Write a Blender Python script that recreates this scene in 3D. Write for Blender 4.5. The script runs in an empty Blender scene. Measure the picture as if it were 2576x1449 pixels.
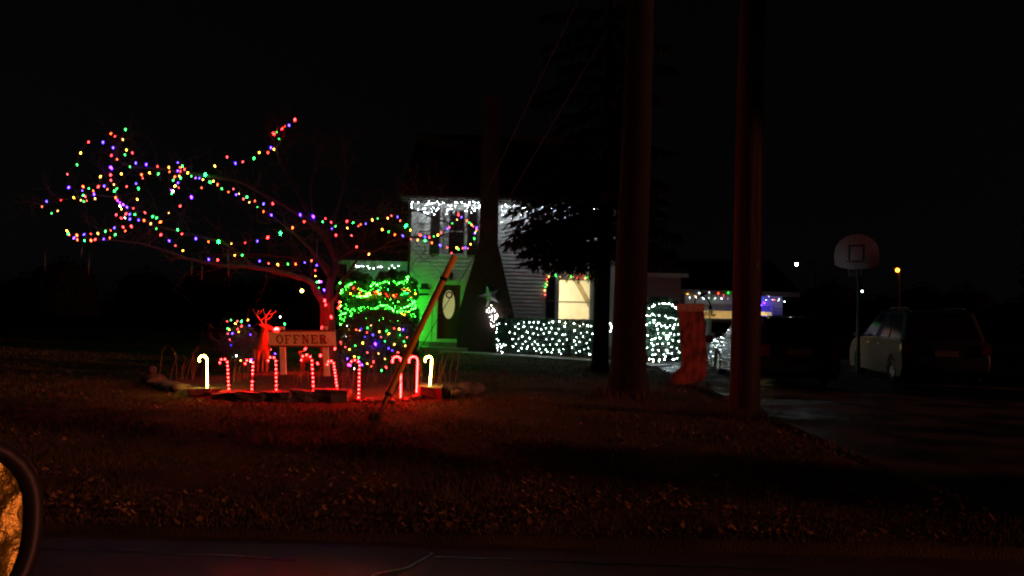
import bpy, bmesh, math, random
import numpy as np
from mathutils import Vector, Matrix, noise

random.seed(11)
rng = np.random.default_rng(5)
scene = bpy.context.scene
COL = scene.collection
R = math.radians

# ------------------------------------------------------------------ camera
CAMLOC = Vector((0.0, 0.0, 1.55))
FPX, CX, CY = 2022.0, 1288.0, 724.5           # measured on the photograph at 2576 px width
PITCH, ROLL = R(1.52), R(1.5)
_F = Vector((0, math.cos(PITCH), math.sin(PITCH)))
_R0 = Vector((1, 0, 0)); _U0 = Vector((0, -math.sin(PITCH), math.cos(PITCH)))
_RC = _R0 * math.cos(ROLL) + _U0 * math.sin(ROLL)
_UC = -_R0 * math.sin(ROLL) + _U0 * math.cos(ROLL)
cam_data = bpy.data.cameras.new('camera')
cam_data.sensor_width = 36.0
cam_data.lens = FPX / 2576.0 * 36.0
cam_data.clip_start = 0.05
cam_data.clip_end = 3000.0
cam = bpy.data.objects.new('camera', cam_data)
COL.objects.link(cam)
m = Matrix.Identity(4)
for i, v in enumerate((_RC, _UC, -_F)):
    m[0][i], m[1][i], m[2][i] = v
m.translation = CAMLOC
cam.matrix_world = m
scene.camera = cam

# ------------------------------------------------------------------ night sky and the one sun lamp (sodium glow from the street, right and behind)
SUN_EL = R(11)
SUN_DIR = Vector((0.95, -0.31, 0.0)).normalized() * math.cos(SUN_EL) + Vector((0, 0, math.sin(SUN_EL)))
world = bpy.data.worlds.new('World'); scene.world = world; world.use_nodes = True
wn = world.node_tree; wn.nodes.clear()
sky = wn.nodes.new('ShaderNodeTexSky'); sky.sky_type = 'NISHITA'; sky.sun_disc = False
sky.sun_elevation = SUN_EL; sky.sun_rotation = math.atan2(SUN_DIR.x, SUN_DIR.y)
hs = wn.nodes.new('ShaderNodeHueSaturation'); hs.inputs['Saturation'].default_value = 0.0
bg = wn.nodes.new('ShaderNodeBackground'); bg.inputs['Strength'].default_value = 0.00032
wo = wn.nodes.new('ShaderNodeOutputWorld')
wn.links.new(sky.outputs[0], hs.inputs['Color']); wn.links.new(hs.outputs[0], bg.inputs['Color'])
wn.links.new(bg.outputs[0], wo.inputs['Surface'])
sun_d = bpy.data.lights.new('sun', 'SUN'); sun_d.energy = 0.9; sun_d.angle = R(2.0); sun_d.color = (1.0, 0.25, 0.14)
sun = bpy.data.objects.new('sun', sun_d); COL.objects.link(sun)
sun.rotation_euler = SUN_DIR.to_track_quat('Z', 'Y').to_euler()
sun.location = (20, -12, 15)

scene.view_settings.view_transform = 'Standard'
scene.view_settings.look = 'None'
scene.view_settings.exposure = 0.0
scene.view_settings.gamma = 1.0
scene.view_settings.use_curve_mapping = False
scene.render.engine = 'CYCLES'
scene.cycles.use_denoising = True
scene.cycles.use_adaptive_sampling = False
scene.cycles.filter_width = 2.0
scene.cycles.max_bounces = 6
scene.cycles.caustics_reflective = False
scene.cycles.caustics_refractive = False
scene.cycles.use_light_tree = True

# ------------------------------------------------------------------ helpers
def P(x, y, Y):
    """world point seen at photo position (x, y) at world depth Y"""
    d = _F + _RC * ((x - CX) / FPX) + _UC * ((CY - y) / FPX)
    return CAMLOC + d * ((Y - CAMLOC.y) / d.y)

def new_mat(name):
    mt = bpy.data.materials.new(name); mt.use_nodes = True
    nt = mt.node_tree; nt.nodes.clear()
    return mt, nt, nt.nodes.new('ShaderNodeOutputMaterial')

def mat(name, c1, c2=None, scale=8.0, rough=0.7, bump=0.0, bscale=None, metal=0.0, spec=0.4, detail=6.0, coat=0.0, stretch=None, rough2=None, lo=0.35, hi=0.65):
    mt, nt, out = new_mat(name)
    b = nt.nodes.new('ShaderNodeBsdfPrincipled')
    b.inputs['Roughness'].default_value = rough
    b.inputs['Metallic'].default_value = metal
    b.inputs['Specular IOR Level'].default_value = spec
    b.inputs['Coat Weight'].default_value = coat
    nt.links.new(b.outputs[0], out.inputs['Surface'])
    tc = nt.nodes.new('ShaderNodeTexCoord')
    src = tc.outputs['Object']
    if stretch:
        mp = nt.nodes.new('ShaderNodeMapping'); mp.inputs['Scale'].default_value = stretch
        nt.links.new(src, mp.inputs['Vector']); src = mp.outputs[0]
    n = nt.nodes.new('ShaderNodeTexNoise'); n.inputs['Scale'].default_value = scale; n.inputs['Detail'].default_value = detail
    nt.links.new(src, n.inputs['Vector'])
    cr = nt.nodes.new('ShaderNodeValToRGB')
    cr.color_ramp.elements[0].position = lo; cr.color_ramp.elements[1].position = hi
    c2 = c2 or tuple(v * 0.7 for v in c1)
    cr.color_ramp.elements[0].color = (*c1, 1); cr.color_ramp.elements[1].color = (*c2, 1)
    nt.links.new(n.outputs['Fac'], cr.inputs['Fac']); nt.links.new(cr.outputs[0], b.inputs['Base Color'])
    if rough2 is not None:
        mr = nt.nodes.new('ShaderNodeMapRange'); mr.inputs['From Min'].default_value = lo; mr.inputs['From Max'].default_value = hi
        mr.inputs['To Min'].default_value = rough; mr.inputs['To Max'].default_value = rough2
        nt.links.new(n.outputs['Fac'], mr.inputs['Value']); nt.links.new(mr.outputs[0], b.inputs['Roughness'])
    if bump:
        n2 = nt.nodes.new('ShaderNodeTexNoise'); n2.inputs['Scale'].default_value = bscale or scale * 4; n2.inputs['Detail'].default_value = 6
        nt.links.new(src, n2.inputs['Vector'])
        bp = nt.nodes.new('ShaderNodeBump'); bp.inputs['Strength'].default_value = bump; bp.inputs['Distance'].default_value = 0.02
        nt.links.new(n2.outputs['Fac'], bp.inputs['Height']); nt.links.new(bp.outputs[0], b.inputs['Normal'])
    return mt

def emat(name, col, strength):
    mt, nt, out = new_mat(name)
    e = nt.nodes.new('ShaderNodeEmission'); e.inputs['Color'].default_value = (*col, 1); e.inputs['Strength'].default_value = strength
    nt.links.new(e.outputs[0], out.inputs['Surface'])
    return mt

def glassmat(name, tint=(1, 1, 1), refl=0.08, rough=0.02):
    mt, nt, out = new_mat(name)
    t = nt.nodes.new('ShaderNodeBsdfTransparent'); t.inputs['Color'].default_value = (*tint, 1)
    g = nt.nodes.new('ShaderNodeBsdfGlossy'); g.inputs['Roughness'].default_value = rough
    mx = nt.nodes.new('ShaderNodeMixShader'); mx.inputs[0].default_value = refl
    nt.links.new(t.outputs[0], mx.inputs[1]); nt.links.new(g.outputs[0], mx.inputs[2]); nt.links.new(mx.outputs[0], out.inputs['Surface'])
    return mt

def wpos(o):
    v = Vector((0, 0, 0))
    while o is not None:
        v += Vector(o.location); o = o.parent
    return v

def tag(o, label=None, cat=None, group=None, kind=None):
    if label: o['label'] = label
    if cat: o['category'] = cat
    if group: o['group'] = group
    if kind: o['kind'] = kind
    return o

def thing(name, loc, label, cat, group=None, rz=0.0):
    o = bpy.data.objects.new(name, None); COL.objects.link(o)
    o.empty_display_size = 0.1
    o.location = loc; o.rotation_euler = (0, 0, rz)
    return tag(o, label, cat, group)

class MB:
    def __init__(self):
        self.v = []; self.f = []; self.mi = []
    def add(self, vs, fs, mi=0):
        n = len(self.v)
        self.v.extend([tuple(p) for p in vs])
        self.f.extend([tuple(i + n for i in f) for f in fs]); self.mi.extend([mi] * len(fs))
    def box(self, lo, hi, mi=0, rot=None, ctr=None):
        x0, y0, z0 = lo; x1, y1, z1 = hi
        vs = [Vector(p) for p in ((x0,y0,z0),(x1,y0,z0),(x1,y1,z0),(x0,y1,z0),(x0,y0,z1),(x1,y0,z1),(x1,y1,z1),(x0,y1,z1))]
        if rot is not None:
            c = Vector(ctr) if ctr is not None else sum(vs, Vector()) / 8
            vs = [rot @ (p - c) + c for p in vs]
        self.add(vs, [(0,3,2,1),(4,5,6,7),(0,1,5,4),(1,2,6,5),(2,3,7,6),(3,0,4,7)], mi)
    def tube(self, path, rad, sides=6, mi=0, caps=True):
        path = [Vector(p) for p in path]
        if not hasattr(rad, '__len__'): rad = [rad] * len(path)
        n0 = len(self.v); up = Vector((0.13, 0.07, 1)).normalized(); a = None
        for i, p in enumerate(path):
            t = (path[min(i + 1, len(path) - 1)] - path[max(i - 1, 0)])
            if t.length < 1e-9: t = Vector((0, 0, 1))
            t.normalize()
            if a is None:
                a = t.cross(up)
                if a.length < 1e-3: a = t.cross(Vector((1, 0, 0)))
            a = (a - t * a.dot(t)); a.normalize(); b = t.cross(a)
            for k in range(sides):
                th = 2 * math.pi * k / sides
                self.v.append(tuple(p + (a * math.cos(th) + b * math.sin(th)) * rad[i]))
        for i in range(len(path) - 1):
            for k in range(sides):
                k2 = (k + 1) % sides
                self.f.append((n0 + i*sides + k, n0 + i*sides + k2, n0 + (i+1)*sides + k2, n0 + (i+1)*sides + k)); self.mi.append(mi)
        if caps and sides > 2:
            self.f.append(tuple(n0 + k for k in reversed(range(sides)))); self.mi.append(mi)
            e = n0 + (len(path) - 1) * sides
            self.f.append(tuple(e + k for k in range(sides))); self.mi.append(mi)
    def lathe(self, prof, sides=10, mi=0, M=None):
        """prof: list of (r, z); closed at ends when r == 0"""
        vs = []; fs = []; idx = []
        for r, z in prof:
            if r <= 1e-9:
                idx.append([len(vs)]); vs.append(Vector((0, 0, z)))
            else:
                idx.append(list(range(len(vs), len(vs) + sides)))
                for k in range(sides):
                    th = 2 * math.pi * k / sides
                    vs.append(Vector((r * math.cos(th), r * math.sin(th), z)))
        for A, B in zip(idx, idx[1:]):
            for k in range(sides):
                k2 = (k + 1) % sides
                if len(A) == 1 and len(B) == 1: continue
                if len(A) == 1: fs.append((A[0], B[k2], B[k]))
                elif len(B) == 1: fs.append((A[k], A[k2], B[0]))
                else: fs.append((A[k], A[k2], B[k2], B[k]))
        if M is not None: vs = [M @ p for p in vs]
        self.add(vs, fs, mi)
    def prism(self, pts, d, origin=(0, 0, 0), ux=(1, 0, 0), uy=(0, 0, 1), mi=0):
        """outline pts (a, b) in plane ux/uy, extruded by d along ux x uy (towards -Y for x/z)"""
        o = Vector(origin); ux = Vector(ux); uy = Vector(uy); nn = ux.cross(uy).normalized()
        n = len(pts)
        A = [o + ux * a + uy * b for a, b in pts]; B = [p + nn * d for p in A]
        fs = [tuple(range(n - 1, -1, -1)), tuple(range(n, 2 * n))]
        for i in range(n):
            j = (i + 1) % n
            fs.append((i, j, n + j, n + i))
        self.add(A + B, fs, mi)
    def build(self, name, mats, parent=None, loc=None, local=False, smooth=False, kind=None):
        me = bpy.data.meshes.new(name)
        off = Vector((0, 0, 0))
        if not local:
            if loc is not None: off = Vector(loc)
            elif parent is not None: off = wpos(parent)
        vs = [(p[0] - off.x, p[1] - off.y, p[2] - off.z) for p in self.v]
        me.from_pydata(vs, [], self.f)
        if not isinstance(mats, (list, tuple)): mats = [mats]
        for mm in mats: me.materials.append(mm)
        if len(mats) > 1: me.polygons.foreach_set('material_index', self.mi)
        if smooth: me.polygons.foreach_set('use_smooth', [True] * len(me.polygons))
        me.update()
        o = bpy.data.objects.new(name, me); COL.objects.link(o)
        if parent is not None: o.parent = parent
        if loc is not None: o.location = loc
        if kind: o['kind'] = kind
        return o

def tri_mesh(name, tris, mt, parent=None, kind=None):
    """tris: (n, k, 3) array of k-gons"""
    n, k, _ = tris.shape
    me = bpy.data.meshes.new(name)
    off = np.array(wpos(parent)) if parent is not None else np.zeros(3)
    co = (tris - off).reshape(-1, 3).astype(np.float32)
    me.vertices.add(n * k); me.vertices.foreach_set('co', co.ravel())
    me.loops.add(n * k); me.loops.foreach_set('vertex_index', np.arange(n * k, dtype=np.int32))
    me.polygons.add(n); me.polygons.foreach_set('loop_start', np.arange(0, n * k, k, dtype=np.int32))
    me.polygons.foreach_set('loop_total', np.full(n, k, dtype=np.int32))
    me.update(calc_edges=True)
    me.materials.append(mt)
    o = bpy.data.objects.new(name, me); COL.objects.link(o)
    if parent is not None: o.parent = parent
    if kind: o['kind'] = kind
    return o

def inst(me, name, parent, world_loc, rot=None, scale=1.0):
    o = bpy.data.objects.new(name, me); COL.objects.link(o)
    o.parent = parent
    o.location = Vector(world_loc) - (wpos(parent) if parent else Vector())
    if rot is not None: o.rotation_euler = rot
    o.scale = (scale, scale, scale)
    return o

def leafcloud(pts, size, spread=1.0, aspect=1.8):
    """pts (n,3) -> (n,4,3) randomly turned leaf quads"""
    n = len(pts)
    a = rng.normal(size=(n, 3)); a /= np.linalg.norm(a, axis=1)[:, None]
    b = rng.normal(size=(n, 3)); b -= a * (a * b).sum(1)[:, None]; b /= np.linalg.norm(b, axis=1)[:, None]
    s = size * rng.uniform(0.6, 1.3, n)[:, None]
    a = a * s * aspect; b = b * s
    return np.stack([pts - a, pts + b * 0.8, pts + a, pts - b * 0.8], axis=1)

def catmull(pts, n=6):
    pts = [Vector(p) for p in pts]; out = []
    for i in range(len(pts) - 1):
        p0 = pts[max(i - 1, 0)]; p1 = pts[i]; p2 = pts[i + 1]; p3 = pts[min(i + 2, len(pts) - 1)]
        for k in range(n):
            t = k / n
            out.append(0.5 * ((2 * p1) + (p2 - p0) * t + (2*p0 - 5*p1 + 4*p2 - p3) * t*t + (3*p1 - p0 - 3*p2 + p3) * t**3))
    out.append(pts[-1]); return out

def inpoly(x, y, poly):
    ins = np.zeros(np.shape(x), bool); n = len(poly)
    for i in range(n):
        x0, y0 = poly[i]; x1, y1 = poly[(i + 1) % n]
        c = ((y0 > y) != (y1 > y)) & (x < (x1 - x0) * (y - y0) / ((y1 - y0) + 1e-12) + x0)
        ins ^= c
    return ins

# ------------------------------------------------------------------ materials
M = {}
M['asphalt'] = mat('asphalt', (0.050, 0.048, 0.054), (0.080, 0.076, 0.084), 3.0, rough=0.42, bump=0.5, bscale=160, rough2=0.62)
M['wet_asphalt'] = mat('wet_asphalt', (0.018, 0.018, 0.020), (0.034, 0.034, 0.034), 0.9, rough=0.26, bump=0.45, bscale=60, rough2=0.75, lo=0.42, hi=0.58)
M['tar'] = mat('tar', (0.015, 0.015, 0.016), (0.025, 0.025, 0.025), 20, rough=0.25, bump=0.3, bscale=60)
M['soil_far'] = mat('soil_far', (0.007, 0.007, 0.005), (0.011, 0.010, 0.006), 0.8, rough=1.0, spec=0.0)
M['lawn'] = mat('lawn', (0.040, 0.042, 0.015), (0.085, 0.062, 0.028), 1.4, rough=0.95, bump=0.8, bscale=60, spec=0.1)
M['grass'] = mat('grass', (0.060, 0.062, 0.022), (0.13, 0.10, 0.045), 1.1, rough=0.75, spec=0.2)
M['litter'] = mat('litter', (0.12, 0.07, 0.03), (0.30, 0.19, 0.10), 2.5, rough=0.7, spec=0.3)
M['mulch'] = mat('mulch', (0.065, 0.045, 0.035), (0.15, 0.11, 0.08), 14, rough=0.95, bump=1.0, bscale=40, spec=0.1)
M['concrete'] = mat('concrete', (0.34, 0.33, 0.31), (0.24, 0.23, 0.22), 5, rough=0.55, bump=0.3, bscale=60)
M['stone'] = mat('stone', (0.15, 0.135, 0.125), (0.08, 0.073, 0.07), 6, rough=0.8, bump=0.8, bscale=26)
M['siding'] = mat('siding', (0.74, 0.74, 0.72), (0.66, 0.66, 0.64), 3, rough=0.5, stretch=(1, 1, 6))
M['siding_grey'] = mat('siding_grey', (0.30, 0.31, 0.33), (0.25, 0.26, 0.28), 3, rough=0.5)
M['sash_backlit'] = mat('sash_backlit', (0.42, 0.40, 0.36), (0.36, 0.34, 0.30), 6, rough=0.5)  # white sashes greyed in colour to read dim against the lit room
M['trim'] = mat('trim', (0.78, 0.78, 0.76), (0.7, 0.7, 0.68), 6, rough=0.45)
M['shutter'] = mat('shutter', (0.022, 0.022, 0.026), (0.03, 0.03, 0.035), 8, rough=0.45)
M['roof'] = mat('roof', (0.05, 0.045, 0.042), (0.085, 0.08, 0.075), 12, rough=0.9, bump=0.6)
M['brick'] = mat('brick', (0.085, 0.045, 0.042), (0.13, 0.085, 0.08), 5, rough=0.85, bump=0.7, bscale=50)
M['mortar'] = mat('mortar', (0.06, 0.052, 0.05), (0.045, 0.04, 0.038), 30, rough=0.95, bump=0.4)
M['doorwood'] = mat('doorwood', (0.085, 0.028, 0.020), (0.06, 0.02, 0.015), 7, rough=0.4, stretch=(6, 6, 1))
M['frosted'] = mat('frosted', (0.72, 0.60, 0.36), (0.62, 0.50, 0.30), 40, rough=0.35, bump=0.5, bscale=60)
_b = next(n for n in M['frosted'].node_tree.nodes if n.type == 'BSDF_PRINCIPLED')
_b.inputs['Emission Color'].default_value = (1.0, 0.72, 0.36, 1); _b.inputs['Emission Strength'].default_value = 0.30   # hall light behind the frosted oval
M['black_metal'] = mat('black_metal', (0.018, 0.018, 0.019), (0.03, 0.03, 0.03), 30, rough=0.4, metal=0.2)
M['tin'] = mat('tin', (0.34, 0.34, 0.35), (0.22, 0.22, 0.23), 9, rough=0.4, metal=0.7)
M['guywire'] = mat('guywire', (0.06, 0.055, 0.05), (0.04, 0.038, 0.035), 30, rough=0.7)
M['galv'] = mat('galv', (0.30, 0.30, 0.30), (0.2, 0.2, 0.2), 30, rough=0.45, metal=0.8)
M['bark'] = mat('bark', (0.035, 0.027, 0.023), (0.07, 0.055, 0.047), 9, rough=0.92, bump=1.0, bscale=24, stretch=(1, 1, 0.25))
M['bark_limb_dim'] = mat('bark_limb_dim', (0.014, 0.011, 0.010), (0.030, 0.024, 0.021), 9, rough=0.92, bump=1.0, bscale=24)  # darker copy of the bark: dimness of the less lit limbs in its colour
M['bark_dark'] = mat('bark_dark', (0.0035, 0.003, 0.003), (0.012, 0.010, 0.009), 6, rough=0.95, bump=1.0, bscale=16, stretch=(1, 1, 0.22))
M['twig'] = mat('twig', (0.025, 0.018, 0.016), (0.045, 0.034, 0.03), 5, rough=0.85)
M['pole'] = mat('pole', (0.080, 0.055, 0.042), (0.020, 0.014, 0.012), 7, rough=0.9, bump=1.0, bscale=22, stretch=(3, 3, 0.07), lo=0.38, hi=0.66)
M['woods'] = mat('woods', (0.004, 0.005, 0.004), (0.007, 0.008, 0.006), 4, rough=1.0, spec=0.0)
M['dark_trim'] = mat('dark_trim', (0.030, 0.027, 0.026), (0.045, 0.04, 0.038), 6, rough=0.6)
M['needle'] = mat('needle', (0.015, 0.030, 0.016), (0.030, 0.046, 0.022), 4, rough=0.7, spec=0.15)
M['boxleaf'] = mat('boxleaf', (0.030, 0.100, 0.050), (0.06, 0.14, 0.07), 5, rough=0.5, spec=0.35)
M['yewleaf'] = mat('yewleaf', (0.09, 0.17, 0.06), (0.15, 0.18, 0.08), 5, rough=0.55, spec=0.3)
M['shrubtwig'] = mat('shrubtwig', (0.07, 0.05, 0.04), (0.12, 0.09, 0.07), 6, rough=0.85)
M['drystalk'] = mat('drystalk', (0.30, 0.22, 0.14), (0.20, 0.14, 0.09), 6, rough=0.8)
M['signwhite'] = mat('signwhite', (0.82, 0.80, 0.77), (0.72, 0.70, 0.67), 9, rough=0.5, bump=0.15, bscale=40)
M['signred'] = mat('signred', (0.20, 0.02, 0.018), (0.13, 0.014, 0.014), 20, rough=0.5)
M['yellow'] = mat('yellow', (0.90, 0.45, 0.05), (0.78, 0.38, 0.04), 5, rough=0.5)
M['stocking'] = mat('stocking', (0.42, 0.10, 0.085), (0.12, 0.045, 0.038), 6, rough=0.7, lo=0.42, hi=0.62, stretch=(1.3, 1, 0.6))
M['stocking_cuff'] = mat('stocking_cuff', (0.60, 0.42, 0.34), (0.42, 0.28, 0.22), 12, rough=0.8)
M['wire'] = mat('wire', (0.012, 0.03, 0.014), (0.02, 0.035, 0.02), 20, rough=0.6)
M['white_wire'] = mat('white_wire', (0.5, 0.5, 0.5), (0.4, 0.4, 0.4), 20, rough=0.6)
M['socket'] = mat('socket', (0.012, 0.03, 0.014), (0.02, 0.035, 0.02), 20, rough=0.5)
M['tube_plastic'] = mat('tube_plastic', (0.10, 0.10, 0.11), (0.05, 0.05, 0.055), 60, rough=0.3)
M['deer'] = mat('deer', (0.36, 0.22, 0.13), (0.26, 0.16, 0.095), 14, rough=0.75, bump=0.5, bscale=60)
M['clear_tube'] = mat('clear_tube', (0.05, 0.05, 0.055), (0.03, 0.03, 0.033), 60, rough=0.4)
M['antler'] = mat('antler', (0.42, 0.33, 0.22), (0.34, 0.26, 0.17), 14, rough=0.6)
M['blackplastic'] = mat('blackplastic', (0.012, 0.012, 0.013), (0.02, 0.02, 0.02), 30, rough=0.5)
M['tyre'] = mat('tyre', (0.015, 0.015, 0.015), (0.022, 0.022, 0.022), 20, rough=0.85)
M['rim'] = mat('rim', (0.42, 0.42, 0.43), (0.36, 0.36, 0.37), 9, rough=0.3, metal=0.8)
M['car_glass'] = mat('car_glass', (0.008, 0.009, 0.011), (0.012, 0.012, 0.014), 3, rough=0.12, spec=0.35)
M['paint_white'] = mat('paint_white', (0.66, 0.66, 0.66), (0.6, 0.6, 0.6), 2, rough=0.28, coat=0.6)
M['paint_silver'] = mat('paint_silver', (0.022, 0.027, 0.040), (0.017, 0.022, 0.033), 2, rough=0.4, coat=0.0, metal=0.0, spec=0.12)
M['paint_grey'] = mat('paint_grey', (0.020, 0.021, 0.023), (0.030, 0.031, 0.033), 14, rough=0.14, metal=0.3, coat=1.0, bump=0.55, bscale=38)
M['lamp_post'] = mat('lamp_post', (0.0025, 0.0025, 0.0025), (0.004, 0.004, 0.004), 14, rough=1.0, spec=0.0)
M['red_lens'] = mat('red_lens', (0.14, 0.010, 0.010), (0.10, 0.008, 0.008), 20, rough=0.15, coat=0.5)
M['clear_lens'] = mat('clear_lens', (0.5, 0.5, 0.5), (0.42, 0.42, 0.42), 20, rough=0.1, coat=0.5)
M['plate'] = mat('plate', (0.20, 0.20, 0.20), (0.15, 0.15, 0.15), 20, rough=0.4)
M['backboard'] = mat('backboard', (0.44, 0.54, 0.60), (0.36, 0.45, 0.50), 8, rough=0.5)
M['rimred'] = mat('rimred', (0.16, 0.05, 0.02), (0.12, 0.035, 0.015), 20, rough=0.5)
M['net'] = mat('net', (0.4, 0.4, 0.4), (0.3, 0.3, 0.3), 20, rough=0.8)
M['roomwall'] = mat('roomwall', (0.86, 0.79, 0.56), (0.82, 0.75, 0.52), 4, rough=0.9)
M['roomwood'] = mat('roomwood', (0.45, 0.36, 0.18), (0.38, 0.30, 0.14), 6, rough=0.6)
M['garagewall'] = mat('garagewall', (0.80, 0.62, 0.28), (0.72, 0.55, 0.24), 5, rough=0.9)
M['cardboard'] = mat('cardboard', (0.34, 0.20, 0.09), (0.26, 0.15, 0.07), 6, rough=0.85)
M['clutter_dark'] = mat('clutter_dark', (0.10, 0.06, 0.03), (0.06, 0.04, 0.025), 6, rough=0.8)
M['clutter_white'] = mat('clutter_white', (0.7, 0.66, 0.58), (0.55, 0.5, 0.42), 9, rough=0.7)
M['clutter_red'] = mat('clutter_red', (0.3, 0.06, 0.03), (0.2, 0.04, 0.02), 9, rough=0.7)
M['pane'] = glassmat('pane')
M['darkpane'] = mat('darkpane', (0.010, 0.011, 0.013), (0.014, 0.014, 0.016), 3, rough=0.08, spec=0.6)
M['curtain'] = mat('curtain', (0.6, 0.6, 0.6), (0.45, 0.45, 0.45), 8, rough=0.9, stretch=(6, 6, 0.3))
M['snowface'] = mat('snowface', (0.62, 0.66, 0.62), (0.5, 0.54, 0.5), 12, rough=0.6)
M['wreath'] = mat('wreath', (0.02, 0.05, 0.018), (0.04, 0.07, 0.025), 20, rough=0.7)
M['orange'] = mat('orange', (0.6, 0.2, 0.03), (0.5, 0.16, 0.02), 20, rough=0.6)

# lamp colours: the saturated part scales with the strength, the small off-hue part is fixed
CLR = {'r': ((1, 0, 0), (0, 0.62, 0.66)), 'g': ((0, 1, 0.05), (0.5, 0, 0.7)), 'b': ((0.03, 0, 1), (0.75, 0.66, 0)), 'y': ((1, 0.42, 0), (0, 0.1, 0.85)),
       'o': ((1, 0.035, 0), (0, 0.55, 0.28)), 'w': ((1.0, 0.95, 0.88), (0, 0, 0)), 'p': ((0.35, 0, 1), (0, 0.6, 0)), 'c': ((0.86, 0.96, 1.0), (0, 0, 0)),
       'm': ((1.0, 0.66, 0.06), (0, 0.1, 0.70)), 'G': ((0.03, 1, 0.03), (0.22, 0, 0.32)), 'R': ((1, 0, 0), (0, 1.1, 1.0)), 'T': ((1, 0, 0), (0, 0.008, 0.016)), 'S': ((1, 0.16, 0.0), (0, 0.4, 0.3))}
LNAME = {'r':'red','g':'green','b':'blue','y':'yellow','o':'orange','w':'white','p':'violet','c':'cool_white','m':'warm_white','G':'lime','R':'pink_red','T':'deep_red','S':'sodium'}
EM = {}
def em(c, s):
    k = (c, s)
    if k not in EM:
        v = [a * s + o for a, o in zip(*CLR[c])]; mx = max(v)
        EM[k] = emat('glow_%s_%g' % (LNAME[c], s), tuple(x / mx for x in v), mx)
    return EM[k]
BM = {}
def bulb_mesh(kind, c, s):
    k = (kind, c, s)
    if k in BM: return BM[k]
    b = MB()
    if kind == 'c9':        # large faceted strawberry bulb hanging below its socket
        b.lathe([(0.0, 0.030), (0.009, 0.030), (0.010, 0.004), (0.0, 0.003)], 6, 1)
        b.lathe([(0.0, 0.004), (0.010, 0.002), (0.0165, -0.014), (0.0135, -0.034), (0.0, -0.054)], 8, 0)
    elif kind == 'mini':
        b.lathe([(0.0, 0.022), (0.006, 0.022), (0.006, 0.004), (0.0, 0.003)], 5, 1)
        b.lathe([(0.0, 0.004), (0.011, -0.003), (0.0125, -0.013), (0.0, -0.028)], 6, 0)
    elif kind == 'bead':
        b.lathe([(0.0, 0.014), (0.011, 0.008), (0.0125, -0.004), (0.0, -0.016)], 7, 0)
    me = bpy.data.meshes.new('bulb')
    me.from_pydata([tuple(p) for p in b.v], [], b.f)
    me.materials.append(em(c, s))
    if 1 in b.mi: me.materials.append(M['socket'])
    me.polygons.foreach_set('material_index', b.mi)
    me.polygons.foreach_set('use_smooth', [True] * len(me.polygons))
    me.update(); BM[k] = me
    return me

def light_string(pts, cols, kind, strength, label, group=None, big=(), name='light_string', sag=0.02, scale=1.0, wire=True, wmat='wire', tilt=0.6):
    """pts: world points of the bulbs, in order along the cord"""
    lo = min(pts, key=lambda p: p[2])
    t = thing(name, (lo[0], lo[1], lo[2] - 0.06), label, 'string lights', group)
    if wire and len(pts) > 1:
        w = MB(); path = []
        for a, b in zip(pts, pts[1:]):
            a = Vector(a) + Vector((0, 0, 0.028)); b = Vector(b) + Vector((0, 0, 0.028))
            path += [a, (a + b) / 2 - Vector((0, 0, sag * (b - a).length * 2))]
        path.append(Vector(pts[-1]) + Vector((0, 0, 0.028)))
        w.tube(path, 0.0035, 3)
        w.build('cord', M[wmat], t)
    for i, (p, c) in enumerate(zip(pts, cols)):
        s = strength * (4.5 if i in big else random.choice((0.3, 0.5, 0.8, 1.0, 1.4)))
        if c == 'b': s *= 2.0
        s = round(s, 1)
        inst(bulb_mesh(kind, c, s), 'bulb', t, p, (random.uniform(-tilt, tilt), random.uniform(-tilt, tilt), random.uniform(0, 6.28)), scale * (1.35 if i in big else random.uniform(0.62, 1.12)))
    return t

# ================================================================== THE SETTING
DRIVE = [(3.95, 5.3), (4.25, 24.0), (6.6, 31.0), (6.9, 33.0), (12.6, 33.0), (12.9, 24.0), (12.6, 5.3)]
WALK_C = [(-2.35, 28.15), (-1.2, 27.75), (0.0, 26.95), (2.6, 25.15), (4.45, 23.4)]
BED_C, BED_A, BED_B = (-3.65, 15.3), 2.95, 2.45

def strip_poly(c, w):
    L = []; Rr = []
    for i, p in enumerate(c):
        a = c[max(i - 1, 0)]; b = c[min(i + 1, len(c) - 1)]
        t = Vector((b[0] - a[0], b[1] - a[1])).normalized(); n = Vector((-t.y, t.x))
        L.append((p[0] + n.x * w, p[1] + n.y * w)); Rr.append((p[0] - n.x * w, p[1] - n.y * w))
    return L + Rr[::-1]
WALK = strip_poly(WALK_C, 0.5)

def bed_r(x, y):
    return np.sqrt(((x - BED_C[0]) / BED_A) ** 2 + ((y - BED_C[1]) / BED_B) ** 2)
def bed_z(x, y):
    r = min(1.0, float(bed_r(np.float64(x), np.float64(y))))
    return 0.03 + 0.19 * (1 - r * r)

def bump(x, y):
    return 0.022 * noise.noise(Vector((x * 0.45, y * 0.45, 0))) + 0.012 * noise.noise(Vector((x * 1.7, y * 1.7, 3)))

g = MB(); g.add([(-1500, -300, -0.09), (1500, -300, -0.09), (1500, 2500, -0.09), (-1500, 2500, -0.09)], [(0, 1, 2, 3)])
tag(g.build('ground', M['soil_far']), kind='structure')

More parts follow.
